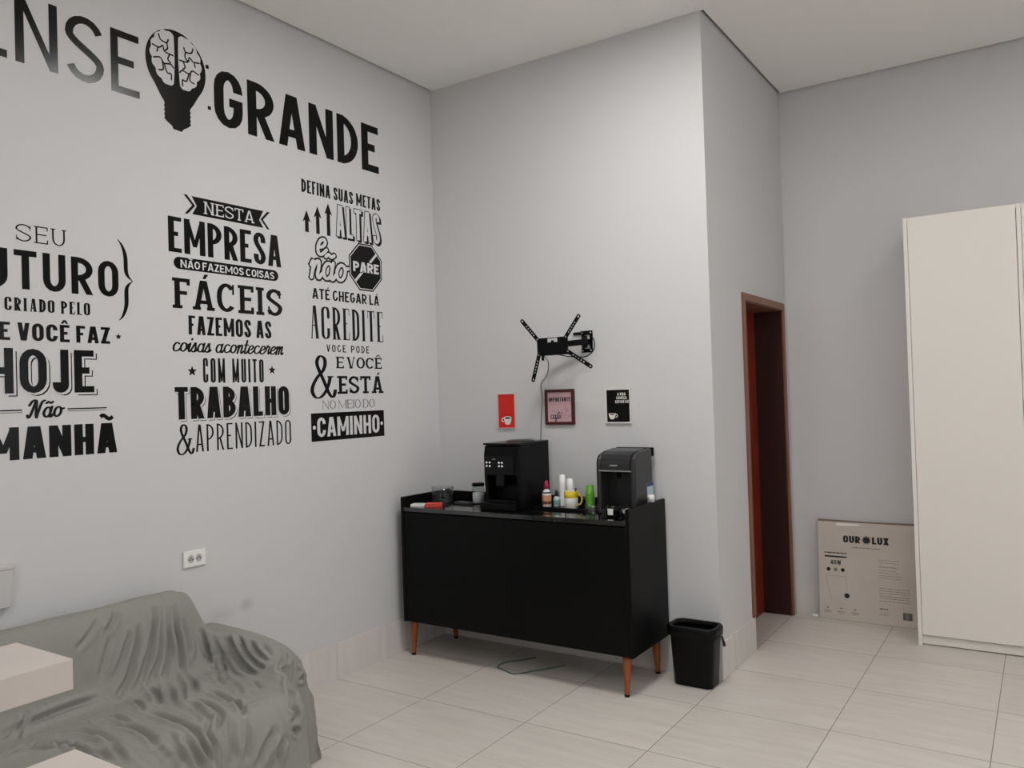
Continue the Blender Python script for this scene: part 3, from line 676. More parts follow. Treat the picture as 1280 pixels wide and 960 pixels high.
FOLDS = [
(0.0136,0.0099,[(0.229,-2.215,0.703),(0.254,-2.24,0.625),(0.278,-2.285,0.521),(0.331,-2.365,0.43)]),
(0.0119,0.0112,[(0.237,-2.16,0.685),(0.271,-2.185,0.554),(0.299,-2.22,0.462),(0.48,-2.32,0.429),(0.638,-2.39,0.431)]),
(0.0153,0.0099,[(0.235,-2.125,0.689),(0.26,-2.14,0.598),(0.299,-2.145,0.461),(0.46,-2.205,0.428),(0.559,-2.26,0.431)]),
(0.011,0.0093,[(0.248,-2.3,0.651),(0.267,-2.325,0.574),(0.291,-2.375,0.479),(0.331,-2.45,0.43)]),
(0.0085,0.0087,[(0.202,-2.37,0.735),(0.229,-2.395,0.703),(0.243,-2.43,0.669)]),
(0.0068,0.0081,[(0.215,-2.445,0.723),(0.243,-2.51,0.669),(0.251,-2.555,0.639)]),
(0.0059,0.0099,[(0.251,-2.42,0.639),(0.265,-2.45,0.58),(0.28,-2.48,0.514)]),
(0.0093,0.0099,[(0.324,-2.86,0.434),(0.313,-2.735,0.443),(0.308,-2.63,0.448),(0.308,-2.51,0.448)]),
(0.011,0.0112,[(0.415,-2.775,0.425),(0.511,-2.69,0.43),(0.651,-2.68,0.431),(0.762,-2.69,0.428)]),
(0.0136,0.0099,[(0.5,-2.94,0.43),(0.522,-2.87,0.43),(0.585,-2.82,0.431),(0.612,-2.745,0.431)]),
(0.0119,0.0099,[(0.612,-2.745,0.431),(0.7,-2.705,0.431),(0.79,-2.715,0.426),(0.864,-2.725,0.402)]),
(0.0136,0.0099,[(0.572,-2.615,0.431),(0.651,-2.585,0.431),(0.755,-2.59,0.428),(0.845,-2.61,0.413)]),
(0.0144,0.0093,[(0.585,-2.47,0.431),(0.72,-2.475,0.43),(0.82,-2.47,0.421),(0.889,-2.47,0.373),(0.91,-2.435,0.297)]),
(0.011,0.0087,[(0.327,-2.315,0.432),(0.432,-2.345,0.426),(0.534,-2.4,0.43)]),
(0.0127,0.0087,[(0.598,-2.22,0.431),(0.71,-2.24,0.43),(0.825,-2.255,0.42),(0.853,-2.27,0.409)]),
(0.0127,0.0087,[(0.625,-2.315,0.431),(0.729,-2.32,0.43),(0.82,-2.34,0.421),(0.864,-2.395,0.402)]),
(0.0102,0.0112,[(0.861,-2.33,0.404),(0.897,-2.35,0.355),(0.911,-2.355,0.284)]),
(0.0119,0.0124,[(0.906,-2.175,0.322),(0.912,-2.225,0.277),(0.917,-2.26,0.229)]),
(0.0136,0.0093,[(0.825,-2.39,0.42),(0.868,-2.435,0.399),(0.893,-2.43,0.364),(0.907,-2.43,0.316)]),
(0.0119,0.0099,[(0.803,-2.54,0.424),(0.877,-2.555,0.39),(0.9,-2.55,0.345)]),
(0.011,0.0093,[(0.861,-2.52,0.404),(0.899,-2.5,0.35),(0.907,-2.485,0.316)]),
(0.0136,0.0112,[(0.337,-1.965,0.546),(0.39,-1.965,0.491),(0.48,-1.985,0.444),(0.582,-1.995,0.43)]),
(0.0136,0.0087,[(0.397,-1.935,0.543),(0.457,-1.95,0.499),(0.551,-1.97,0.462),(0.607,-1.975,0.452)]),
(0.0119,0.0087,[(0.466,-1.93,0.525),(0.554,-1.95,0.488),(0.639,-1.95,0.469)]),
(0.0119,0.0081,[(0.265,-2.02,0.568),(0.288,-2.015,0.495),(0.306,-2.01,0.459)]),
(0.0085,0.0081,[(0.59,-1.88,0.502),(0.63,-1.9,0.465),(0.683,-1.96,0.448)]),
(0.0136,0.0093,[(0.629,-1.86,0.464),(0.786,-1.99,0.409),(0.886,-2.075,0.373)]),
(0.0119,0.0081,[(0.886,-2.075,0.373),(0.902,-2.06,0.34),(0.906,-2.09,0.322)]),
(0.0119,0.0087,[(0.909,-2.09,0.303),(0.912,-2.065,0.277)]),
(0.0085,0.0081,[(0.629,-1.81,0.439),(0.647,-1.805,0.36),(0.875,-2.01,0.366)]),
(0.0102,0.0074,[(0.349,-1.985,0.469),(0.379,-2.0,0.422),(0.546,-2.1,0.424)]),
(0.0102,0.0074,[(0.546,-2.09,0.422),(0.625,-2.12,0.428),(0.72,-2.175,0.43)]),
(0.0102,0.0074,[(0.612,-2.035,0.414),(0.72,-2.085,0.421)]),
(0.0085,0.0087,[(0.432,-2.62,0.426),(0.49,-2.555,0.43),(0.612,-2.57,0.431)]),
(0.0102,0.0074,[(0.39,-2.425,0.423),(0.46,-2.435,0.428),(0.546,-2.475,0.431)]),
(0.0136,0.0112,[(0.912,-2.135,0.277),(0.915,-2.16,0.25),(0.919,-2.17,0.208)]),
(0.0076,0.0087,[(0.229,-2.18,0.703),(0.259,-2.21,0.606),(0.282,-2.24,0.508),(0.306,-2.29,0.451)]),
(0.0076,0.0099,[(0.254,-2.1,0.62),(0.278,-2.095,0.514),(0.398,-2.135,0.422)]),
(0.0085,0.0087,[(0.882,-2.28,0.384),(0.903,-2.285,0.334),(0.913,-2.305,0.27)]),
(0.0093,0.0081,[(0.845,-2.61,0.413),(0.886,-2.6,0.377)]),
(0.0085,0.0074,[(0.451,-2.25,0.428),(0.559,-2.315,0.431),(0.598,-2.35,0.431)]),
(0.0076,0.0074,[(0.329,-2.005,0.435),(0.47,-2.1,0.423),(0.572,-2.145,0.43)]),
(0.0102,0.0087,[(0.353,-1.95,0.547),(0.425,-1.96,0.486),(0.53,-1.985,0.443)]),
(0.0102,0.0081,[(0.532,-1.915,0.522),(0.643,-1.94,0.468)]),
(0.0102,0.0081,[(0.289,-2.01,0.513),(0.306,-2.015,0.448),(0.423,-2.085,0.416)]),
(0.0085,0.0074,[(0.249,-2.335,0.645),(0.268,-2.38,0.567),(0.283,-2.425,0.502)]),
(0.0119,0.0087,[(0.297,-2.76,0.466),(0.362,-2.83,0.423)]),
(0.0119,0.0087,[(0.522,-2.905,0.43),(0.511,-2.825,0.43),(0.612,-2.78,0.431),(0.784,-2.79,0.427)]),
(0.0102,0.0087,[(0.688,-2.845,0.431),(0.71,-2.775,0.43),(0.814,-2.755,0.422)]),
(0.0102,0.0087,[(0.747,-2.265,0.429),(0.814,-2.235,0.422),(0.814,-2.14,0.422)]),
(0.0093,0.0081,[(0.651,-2.345,0.431),(0.777,-2.38,0.427),(0.825,-2.39,0.42)])]
def sofa_throw():
    rows = sofa_base(); n = len(rows); m = len(rows[0])
    P = [[Vector(p) for p in r] for r in rows]
    folds = []
    for d, wd, pts in FOLDS:
        V3 = [Vector(p) for p in pts]; lo = Vector((min(p.x for p in V3)-4*wd, min(p.y for p in V3)-4*wd, min(p.z for p in V3)-4*wd)); hi = Vector((max(p.x for p in V3)+4*wd, max(p.y for p in V3)+4*wd, max(p.z for p in V3)+4*wd))
        folds.append((d*1.45, wd, spline(V3, 5), lo, hi))
    out = []
    for i in range(n):
        row = []
        for j in range(m):
            p = P[i][j]
            du = P[min(i+1, n-1)][j]-P[max(i-1, 0)][j]; dv = P[i][min(j+1, m-1)]-P[i][max(j-1, 0)]
            nn = dv.cross(du)
            nn = nn.normalized() if nn.length > 1e-9 else Vector((0, 0, 1))
            h = 0
            for d, wd, V3, lo, hi in folds:
                if not (lo.x < p.x < hi.x and lo.y < p.y < hi.y and lo.z < p.z < hi.z): continue
                best = 9; tb = 0; N = len(V3)
                for k in range(N-1):
                    a = V3[k]; ab = V3[k+1]-a; t = max(0, min(1, (p-a).dot(ab)/max(1e-9, ab.length_squared))); q = (p-a-ab*t).length
                    if q < best: best = q; tb = (k+t)/(N-1)
                r = best/wd; taper = min(1, 4*tb+.25, 4*(1-tb)+.25)
                h += d*taper*(-math.exp(-r**1.5)+.62*math.exp(-((r-2.2)/1.0)**2))
            # small gathers that run with the drape
            c1 = noise.noise(Vector((p.y*34+4*noise.noise(Vector((p.x*3, p.y*2, p.z*3))), p.x*2.2, p.z*2.2)))
            c2 = noise.noise(Vector((p.y*14+2*noise.noise(Vector((p.x*4+9, p.y*3, p.z*3))), p.x*5+3, p.z*3)))
            h += -.006*max(0, 1-abs(c1)*8)*max(0, .15+c2*2.2)-.006*max(0, 1-abs(c2)*9)*max(0, .2+c1)
            h += .005*noise.noise(Vector((p.x*4, p.y*6, p.z*4)))
            if i >= 352: # gathered cloth round the arm
                h += .007*math.sin(p.x*48+6*noise.noise(Vector((p.x*6, 0, p.z*7))))*sstep(0, .5, p.x)*sstep(352, 372, i)
            if p.z < .3 and p.x > .6: h += .012*math.sin(p.y*30+3*noise.noise(Vector((p.y*4, 0, p.z*3))))*sstep(.3, 0, p.z)
            h *= min(1, (n-1-i)/14)*min(1, (m-1-j)/14)
            q = p+nn*h
            q.x = max(q.x, .012); q.z = max(q.z, .003); row.append(q)
        out.append(row)
    return out
so = thing('sofa', 'low sofa wholly draped in a grey-green throw, against the lettered wall', 'sofa', (.45, -2.6, 0))
th_ = obj('throw', MB().grid(sofa_throw()), M_THROW, so, label='crumpled grey-green cloth throw')
M_SOFA = mat('sofa_upholstery', (70, 68, 64), rough=.9)
obj('backrest', MB().box((.07, -3.5, .14), (.18, -2.2, .66)), M_SOFA, so, bevel=.02)
obj('seat', MB().box((.19, -3.5, .10), (.80, -2.1, .36)), M_SOFA, so, bevel=.02)
obj('armrest', MB().box((.12, -1.98, .05), (.56, -1.85, .42)), M_SOFA, so, bevel=.02)

# ------------------------------------------------------------------ sideboard
SX0, SX1, SY0, SY1, SZ0, SZ1, ST = .075, 1.588, -.49, -.022, .208, .957, .897
sb = thing('sideboard', 'long matt black sideboard on orange-brown tapered legs against the back wall', 'sideboard', ((SX0+SX1)/2, -.25, 0))
obj('side_panel', MB().box((SX0, SY0, SZ0), (SX0+.02, SY1, SZ1)), M_BLACK, sb, bevel=.0015)
obj('side_panel', MB().box((SX1-.02, SY0, SZ0), (SX1, SY1, SZ1)), M_BLACK, sb, bevel=.0015)
obj('top', MB().box((SX0+.02, SY0+.002, ST-.025), (SX1-.02, SY1-.02, ST)), M_TOP, sb, bevel=.002, label='glossy black top')
obj('back_rim', MB().box((SX0+.02, SY1-.02, SZ0), (SX1-.02, SY1, SZ1-.01)), M_BLACK, sb)
obj('bottom_panel', MB().box((SX0+.02, SY0+.025, SZ0), (SX1-.02, SY1-.02, SZ0+.02)), M_BLACK, sb)
xm = (SX0+SX1)/2
for x0, x1 in ((SX0+.022, xm-.0004), (xm+.0004, SX1-.022)):
    obj('door', MB().box((x0, SY0+.004, SZ0+.002), (x1, SY0+.022, ST-.032)), M_BLACK, sb, bevel=.001)
for x, y, sx, sy in ((.11, SY0+.06, -1, -1), (1.53, SY0+.055, 1, -1), (.135, SY1-.055, -1, 1), (1.53, SY1-.055, 1, 1)):
    lb = MB(); pts = [(x+sx*.0*t, y+sy*.018*t, SZ0*(1-t)) for t in (0, .15, .5, .9, 1)]
    lb.tube([Vector(p) for p in pts], [.024, .0235, .0185, .0135, .0125], 16)
    lg = obj('leg', lb, M_LEG, sb)
    tp = Vector(pts[-1]); obj('foot_cap', MB().lathe((tp.x, tp.y, 0), [(0, 0), (.0135, 0), (.0142, .012), (0, .012)], 16), M_PLAST, lg)

# espresso machine
M_BTN = mat('button_light', (220, 222, 225), emit=(.9, .95, 1), es=.25)
ZB = ST
em = thing('coffee_machine', 'tall black espresso machine with white button dots on the sideboard', 'coffee machine', (.745, -.2, ZB))
MX0, MX1, MY0, MY1, MH = .622, .868, -.375, -.05, 1.268
b_ = MB()
prof = [(MY1, ZB+.004), (MY0, ZB+.004), (MY0, ZB+.05), (MY0+.09, ZB+.055), (MY0+.09, ZB+.19), (MY0, ZB+.2), (MY0, MH-.055), (MY0+.012, MH-.006), (MY0+.03, MH), (MY1, MH)]
b_.prism(prof, lambda u, v, d_: (d_, u, v), MX0+.022, MX1-.022)
obj('body', b_, M_PLAST, em)
for x0, x1 in ((MX0, MX0+.0215), (MX1-.0215, MX1)):
    obj('side_cheek', MB().prism([(MY1, ZB+.004), (MY0+.012, ZB+.004), (MY0, ZB+.2), (MY0, MH-.055), (MY0+.012, MH-.006), (MY0+.03, MH), (MY1, MH)], lambda u, v, d_: (d_, u, v), x0, x1), M_PLAST, em, bevel=.003)
obj('top_lid', MB().box((MX0-.003, MY0-.003, MH+.0005), (MX1+.003, MY1, MH+.012)), M_GLOSS, em, bevel=.004)
obj('bean_hatch', MB().lathe(((MX0+MX1)/2+.02, -.2, MH+.0125), [(0, .012), (.07, .01), (.085, .004), (.09, 0), (0, 0)], 28), M_DGREY, em)
obj('control_panel', MB().box((MX0+.004, MY0-.003, MH-.165), (MX1-.04, MY0-.0004, MH-.062)), M_GLOSS, em, bevel=.001)
for (gx, cols) in ((MX0+.022, 2), (MX0+.108, 2)):
    for i in range(cols):
        for j in range(2): obj('button', MB().lathe((gx+i*.021, MY0-.0035, MH-.1-j*.02), [(0, -.0008), (.0058, -.0008), (.0058, .0004)], 12, 'y'), M_BTN, em, label='small white button icon')
obj('display_line', MB().box((MX0+.062, MY0-.0042, MH-.082), (MX0+.084, MY0-.0032, MH-.079)), M_GREYP, em)
obj('spout', MB().box((MX0+.07, MY0+.012, ZB+.13), (MX0+.13, MY0+.088, ZB+.205)), M_GLOSS, em, bevel=.006)
obj('drip_tray', MB().box((MX0-.012, MY0-.035, ZB), (MX1-.02, MY0-.001, ZB+.042)), M_PLAST, em, bevel=.006)
obj('grille', MB().box((MX0+.01, MY0+.002, ZB+.0505), (MX1-.03, MY0+.085, ZB+.056)), M_GLOSS, em)

# water purifier
wp = thing('water_purifier', 'dark grey countertop water purifier with a deep dispensing niche', 'water purifier', (1.42, -.16, ZB))
PX0, PX1, PY0, PY1, PH = 1.303, 1.535, -.285, -.052, 1.222
pr = [(PY1, PH+.012), (PY1-.03, PH+.016), (-.2, PH+.008), (PY0+.03, PH-.006), (PY0+.006, PH-.03), (PY0, PH-.055), (PY0, PH-.088)]
full = [(PY1, ZB)]+pr+[(PY0+.01, PH-.092), (PY0+.10, PH-.10), (PY0+.11, ZB+.03), (PY0+.005, ZB+.022), (PY0, ZB+.015), (PY0, ZB)]
obj('body', MB().prism(full[::-1], lambda u, v, d_: (d_, u, v), PX0+.03, PX1-.03), M_DGREY, wp, label='niche body')
for x0, x1 in ((PX0, PX0+.0298), (PX1-.0298, PX1)):
    obj('side_cheek', MB().prism(([(PY1, ZB)]+pr+[(PY0, ZB)])[::-1], lambda u, v, d_: (d_, u, v), x0, x1), M_DGREY, wp, bevel=.012)
obj('niche_trim', MB().box((PX0+.02, PY0-.003, PH-.096), (PX1-.02, PY0-.0005, PH-.089)), M_STEEL, wp, label='thin silver strip')
obj('logo', MB().box((PX0+.085, PY0-.002, PH-.066), (PX0+.13, PY0-.0005, PH-.060)), M_GREYP, wp)
obj('nozzle', MB().lathe(((PX0+PX1)/2, PY0+.05, PH-.135), [(0, 0), (.012, 0), (.014, .03), (.02, .036), (0, .036)], 16), M_PLAST, wp)
obj('top_cap', MB().box((PX0+.01, PY1+.001, PH-.03), (PX1+.004, PY1+.018, PH+.018)), M_PLAST, wp, bevel=.004)
st = obj('energy_label', MB().box((PX1+.0002, PY1-.085, ZB+.04), (PX1+.001, PY1-.005, ZB+.155)), flat('label_white', (176, 196, 204)), wp, label='white and blue energy label')
obj('label_band', MB().box((PX1+.0011, PY1-.085, ZB+.135), (PX1+.0016, PY1-.005, ZB+.155)), flat('label_blue', (28, 66, 104)), st)
tag(obj('paper_roll', MB().lathe((1.571, -.17, SZ1), [(0, 0), (.019, 0), (.0195, .03), (.018, .037), (0, .037)], 20), M_WPLAST, loc=(1.571, -.17, SZ1)), 'small white paper roll standing on the raised right side of the sideboard', 'paper roll')

# tray and what stands on it
TZ = ZB
tr_ = thing('serving_tray', 'shallow black tray holding bottles and cups on the sideboard', 'tray', (1.045, -.16, TZ))
tx0, tx1, ty0, ty1 = .885, 1.232, -.265, -.058
obj('tray_base', MB().box((tx0+.006, ty0+.006, TZ+.0005), (tx1-.006, ty1-.006, TZ+.006)), M_GLOSS, tr_)
mb = MB().box((tx0, ty0, TZ), (tx1, ty0+.006, TZ+.014)).box((tx0, ty1-.006, TZ), (tx1, ty1, TZ+.014)).box((tx0, ty0+.006, TZ), (tx0+.006, ty1-.006, TZ+.014)).box((tx1-.006, ty0+.006, TZ), (tx1, ty1-.006, TZ+.014))
obj('rim', mb, M_BLACK, tr_, bevel=.002)
TZ += .0062
def lathe_obj(name, c, prof, m, parent=None, n=24, **k): return obj(name, MB().lathe(c, prof, n), m, parent, **k)
# sweetener bottle with pink cap
x, y = .932, -.195
bt = thing('sweetener_bottle', 'white squeeze bottle with a pink cap on the tray', 'bottle', (x, y, TZ))
lathe_obj('bottle', (x, y, TZ), [(0, 0), (.025, 0), (.0265, .006), (.0265, .07), (.024, .086), (.013, .098), (.0115, .103), (0, .103)], M_WPLAST, bt)
lathe_obj('wrapper', (x, y, TZ), [(.027, .012), (.0275, .014), (.0275, .066), (.027, .068)], flat('wrapper_peach', (206, 150, 112)), bt, label='peach and brown printed wrapper')
lathe_obj('wrapper_band', (x, y, TZ), [(.0277, .018), (.0279, .019), (.0279, .032), (.0277, .033)], flat('wrapper_brown', (96, 60, 30)), bt)
lathe_obj('wrapper_band', (x, y, TZ), [(.0262, .078), (.0252, .086)], flat('wrapper_navy', (36, 40, 56)), bt)
lathe_obj('cap', (x, y, TZ+.1032), [(0, 0), (.0155, 0), (.0155, .022), (.011, .03), (.008, .046), (0, .047)], flat('cap_pink', (170, 34, 84)), bt)
# disposable cup sleeves
M_CUP = mat('white_cup', (236, 234, 232), rough=.4)
def cups(x, y, n, lab, r=.0205, mt=M_CUP, gap=.0095, h=.045, name='cup_stack', grp='upside-down white cup stacks on the tray'):
    t = thing(name, lab, 'cup stack', (x, y, TZ), grp)
    for i in range(n):
        z = TZ+i*gap
        o = lathe_obj('cup', (x, y, z), [(r, 0), (r+.001, .002), (r*.98, .004), (r*.8, h), (0, h+.0003)], mt, t, 18)
    return t
cups(.998, -.125, 15, 'taller stack of white plastic cups at the back of the tray')
cups(1.054, -.135, 13, 'shorter stack of white plastic cups, right behind the yellow mug')
# small bottle with dark cap
x, y = .978, -.16
bt = thing('dropper_bottle', 'small pale green bottle with a dark teal cap on the tray', 'bottle', (x, y, TZ))
lathe_obj('bottle', (x, y, TZ), [(0, 0), (.018, 0), (.0195, .005), (.0195, .04), (.016, .052), (.009, .058), (0, .058)], flat('bottle_pale', (196, 216, 210), .2), bt)
lathe_obj('wrapper', (x, y, TZ), [(.02, .01), (.0203, .012), (.0203, .036), (.02, .038)], flat('wrapper_teal', (120, 164, 156)), bt)
lathe_obj('cap', (x, y, TZ+.0582), [(0, 0), (.0115, 0), (.0115, .02), (.007, .034), (0, .036)], flat('cap_teal', (24, 44, 50)), bt)
# yellow and white mug
x, y = 1.105, -.215
mg = thing('mug', 'yellow and white mug with side handle at the front of the tray', 'mug', (x, y, TZ))
M_YEL = flat('mug_yellow', (226, 198, 40), .3)
lathe_obj('body', (x, y, TZ), [(0, 0), (.034, 0), (.038, .004), (.039, .098), (.036, .099), (.034, .01), (0, .008)], flat('mug_white', (226, 224, 214), .3), mg)
lathe_obj('rim_band', (x, y, TZ), [(.0386, .062), (.0393, .063), (.0396, .0985), (.0385, .0995)], M_YEL, mg, label='yellow band round the top')
pt = MB()
for k in range(5):
    for j in range(2):
        t0 = math.radians(195+k*7); t1 = math.radians(200+k*7); pt.poly([(x+.0389*math.cos(t0), y+.0389*math.sin(t0), TZ+.01+j*.022), (x+.0389*math.cos(t1), y+.0389*math.sin(t1), TZ+.01+j*.022), (x+.0391*math.cos(t1), y+.0391*math.sin(t1), TZ+.028+j*.022), (x+.0391*math.cos(t0), y+.0391*math.sin(t0), TZ+.028+j*.022)])
obj('print', pt, M_YEL, mg)
hp = spline([(x+.036, y+.004, TZ+.082), (x+.058, y+.006, TZ+.078), (x+.066, y+.006, TZ+.052), (x+.056, y+.005, TZ+.028), (x+.036, y+.003, TZ+.02)], 6)
obj('handle', MB().tube(hp, .0055, 10), flat('mug_handle', (190, 158, 70), .3), mg)
hp2 = obj('spoon', MB().tube([(x+.018, y-.008, TZ+.06), (x+.03, y-.01, TZ+.095), (x+.041, y-.012, TZ+.116)], [.003, .004, .0055], 8), flat('spoon_brown', (70, 38, 22)), None, loc=(x, y, TZ))
tag(hp2, 'brown stirrer leaning in the yellow and white mug', 'stirrer')
cups(1.184, -.135, 9, 'stack of bright green plastic cups at the right end of the tray', .0265, flat('cup_green', (98, 164, 44), .35), .0095, .05, 'cup_stack', 'coloured cup stack on the tray')
tag(obj('coffee_canister', MB().lathe((1.128, -.088, TZ), [(0, 0), (.022, 0), (.022, .04), (.019, .044), (0, .044)], 20), M_PLAST, loc=(1.128, -.088, TZ)), 'low dark canister behind the mug and the green cups', 'canister')

# left end of the top
x, y = .182, -.215
gb = thing('glass_bowl', 'clear straight-sided glass bowl in the left corner of the sideboard', 'bowl', (x, y, ZB))
lathe_obj('bowl', (x, y, ZB), [(0, .0005), (.058, .0005), (.066, .008), (.0705, .098), (.068, .0985), (.0635, .012), (0, .01)], M_GLASS, gb, 32)
tag(obj('sachet', MB().box((.145, -.235, ZB+.03), (.175, -.232, ZB+.075)), M_PLAST, loc=(.16, -.233, ZB+.03)), 'dark sachet standing inside the glass bowl', 'sachet')
bpy.data.objects['sachet'].location = (.182, -.215, ZB+.0165)
x, y = .445, -.195
jr = thing('sugar_jar', 'glass sugar jar with black lid left of the coffee machine', 'jar', (x, y, ZB))
lathe_obj('jar', (x, y, ZB), [(0, 0), (.036, 0), (.039, .004), (.039, .09), (.034, .1), (.034, .108), (.031, .108), (.031, .1), (.0365, .088), (.0365, .005), (0, .004)], M_GLASS, jr, 32)
lathe_obj('sugar', (x, y, ZB+.0055), [(0, 0), (.0355, 0), (.0355, .06), (.02, .066), (0, .07)], flat('sugar_white', (244, 243, 238), .9), jr)
lathe_obj('lid', (x, y, ZB+.1085), [(0, 0), (.0385, 0), (.0385, .016), (.036, .0185), (0, .0185)], M_PLAST, jr)
x, y = .49, -.11
tg = thing('drinking_glass', 'tall clear glass between the sugar jar and the coffee machine', 'glass', (x, y, ZB))
lathe_obj('glass', (x, y, ZB), [(0, .0004), (.022, .0004), (.026, .135), (.0245, .135), (.021, .006), (0, .006)], M_GLASS, tg)
def packet(name, c, sx, sy, hgt, rot, m, lab, cat):
    mb = MB(); ca, sa = math.cos(rot), math.sin(rot)
    def f(u, v, d_): return (c[0]+ca*u-sa*v, c[1]+sa*u+ca*v, c[2]+d_)
    mb.prism([(-sx, -sy), (sx, -sy), (sx, sy), (-sx, sy)], f, 0, hgt); o = obj(name, mb, m, loc=c, bevel=.002); return tag(o, lab, cat)
packet('napkin_pack', (.165, -.425, ZB), .045, .03, .016, .25, M_WPLAST, 'flat white packet at the front left of the sideboard', 'packet')
packet('coffee_packet', (.262, -.40, ZB), .05, .032, .022, .55, flat('packet_red', (196, 66, 56)), 'flat red packet beside the white one on the sideboard', 'packet')
packet('folded_cloth', (.36, -.235, ZB), .055, .03, .012, -.2, flat('cloth_grey', (58, 58, 60)), 'small dark grey folded cloth in front of the sugar jar', 'cloth')
# right end of the top
for k, (x, y, l) in enumerate(((1.262, -.30, 'small clear tumbler beside the right end of the tray'), (1.31, -.345, 'small clear tumbler nearest the sideboard front edge'))):
    t = thing('glass_tumbler', l, 'glass', (x, y, ZB), 'clear tumblers in front of the purifier')
    lathe_obj('glass', (x, y, ZB), [(0, .0004), (.021, .0004), (.026, .05), (.0245, .05), (.0195, .006), (0, .006)], M_GLASS, t)
x, y = 1.432, -.352
gj = thing('dark_jar', 'dark round jar with a white label in front of the water purifier', 'jar', (x, y, ZB))
lathe_obj('jar', (x, y, ZB), [(0, 0), (.03, 0), (.036, .008), (.037, .04), (.03, .052), (.028, .06), (0, .06)], M_GLOSS, gj, 28)
lb = MB(); rows = []
for zz in (.012, .045): rows.append([(x+.0378*math.cos(t), y+.0378*math.sin(t), ZB+zz) for t in [math.radians(250+k*8) for k in range(7)]])
obj('paper_label', lb.grid(rows), M_WPLAST, gj)
x, y = 1.505, -.335
t = thing('steel_bowl', 'small shiny steel bowl at the right end of the sideboard', 'bowl', (x, y, ZB))
lathe_obj('bowl', (x, y, ZB), [(0, .0005), (.018, .0005), (.028, .012), (.033, .04), (.0315, .04), (.0265, .014), (0, .004)], M_STEEL, t, 28)

# ------------------------------------------------------------------ TV bracket
tv = thing('tv_bracket', 'black swivel TV wall bracket with four splayed arms, no TV', 'tv bracket', (1.1, 0, 1.85))
pl = MB()
def plate_with(mb, x0, x1, z0, z1, y0, y1): mb.box((x0, y0, z0), (x1, y1, z1))
# wall plate: two rails and webs leaving openings
plate_with(pl, 1.085, 1.162, 1.893, 1.918, -.006, -.0003); plate_with(pl, 1.088, 1.162, 1.790, 1.812, -.006, -.0003); plate_with(pl, 1.145, 1.162, 1.812, 1.893, -.006, -.0003)
plate_with(pl, 1.09, 1.112, 1.812, 1.893, -.006, -.0003); plate_with(pl, 1.112, 1.145, 1.832, 1.868, -.006, -.0003); plate_with(pl, 1.04, 1.085, 1.896, 1.912, -.012, -.0003)
obj('wall_plate', pl, M_BMETAL, tv, bevel=.001)
for (x, z) in ((1.096, 1.905), (1.152, 1.905), (1.098, 1.801), (1.152, 1.801)): lathe_obj('bolt', (x, -.0062, z), [(0, -.004), (.005, -.004), (.006, 0), (0, 0)], M_STEEL, tv, 10) if False else obj('bolt', MB().lathe((x, -.0062, z), [(0, -.004), (.005, -.004), (.006, 0), (0, 0)], 10, 'y'), M_STEEL, tv)
am = MB(); am.tube([(1.135, -.008, 1.85), (1.135, -.045, 1.85)], .016, 12)
obj('pivot', MB().lathe((1.135, -.045, 1.815), [(0, 0), (.014, 0), (.014, .07), (0, .07)], 14), M_BMETAL, tv)
def bar(mb, p, q, hz, ht):
    p, q = Vector(p), Vector(q); d_ = (q-p).normalized(); n_ = Vector((0, 0, 1)).cross(d_).normalized()*ht
    for zz in (0,):
        A = [p-n_+Vector((0, 0, -hz)), q-n_+Vector((0, 0, -hz)), q+n_+Vector((0, 0, -hz)), p+n_+Vector((0, 0, -hz))]; Bq = [a+Vector((0, 0, 2*hz)) for a in A]
        i = len(mb.v); mb.v += [tuple(a) for a in A+Bq]; mb.f += [tuple(i+k for k in f_) for f_ in ((0, 3, 2, 1), (4, 5, 6, 7), (0, 1, 5, 4), (1, 2, 6, 5), (2, 3, 7, 6), (3, 0, 4, 7))]
    return mb
obj('swing_arm', bar(bar(MB(), (1.135, -.005, 1.85), (1.135, -.05, 1.85), .017, .012), (1.14, -.05, 1.85), (.95, -.12, 1.838), .017, .009), M_BMETAL, tv, bevel=.001)
obj('swing_arm', bar(MB(), (.95, -.12, 1.832), (1.02, -.178, 1.828), .015, .009), M_BMETAL, tv, bevel=.001)
PYC = -.2
hp = MB()
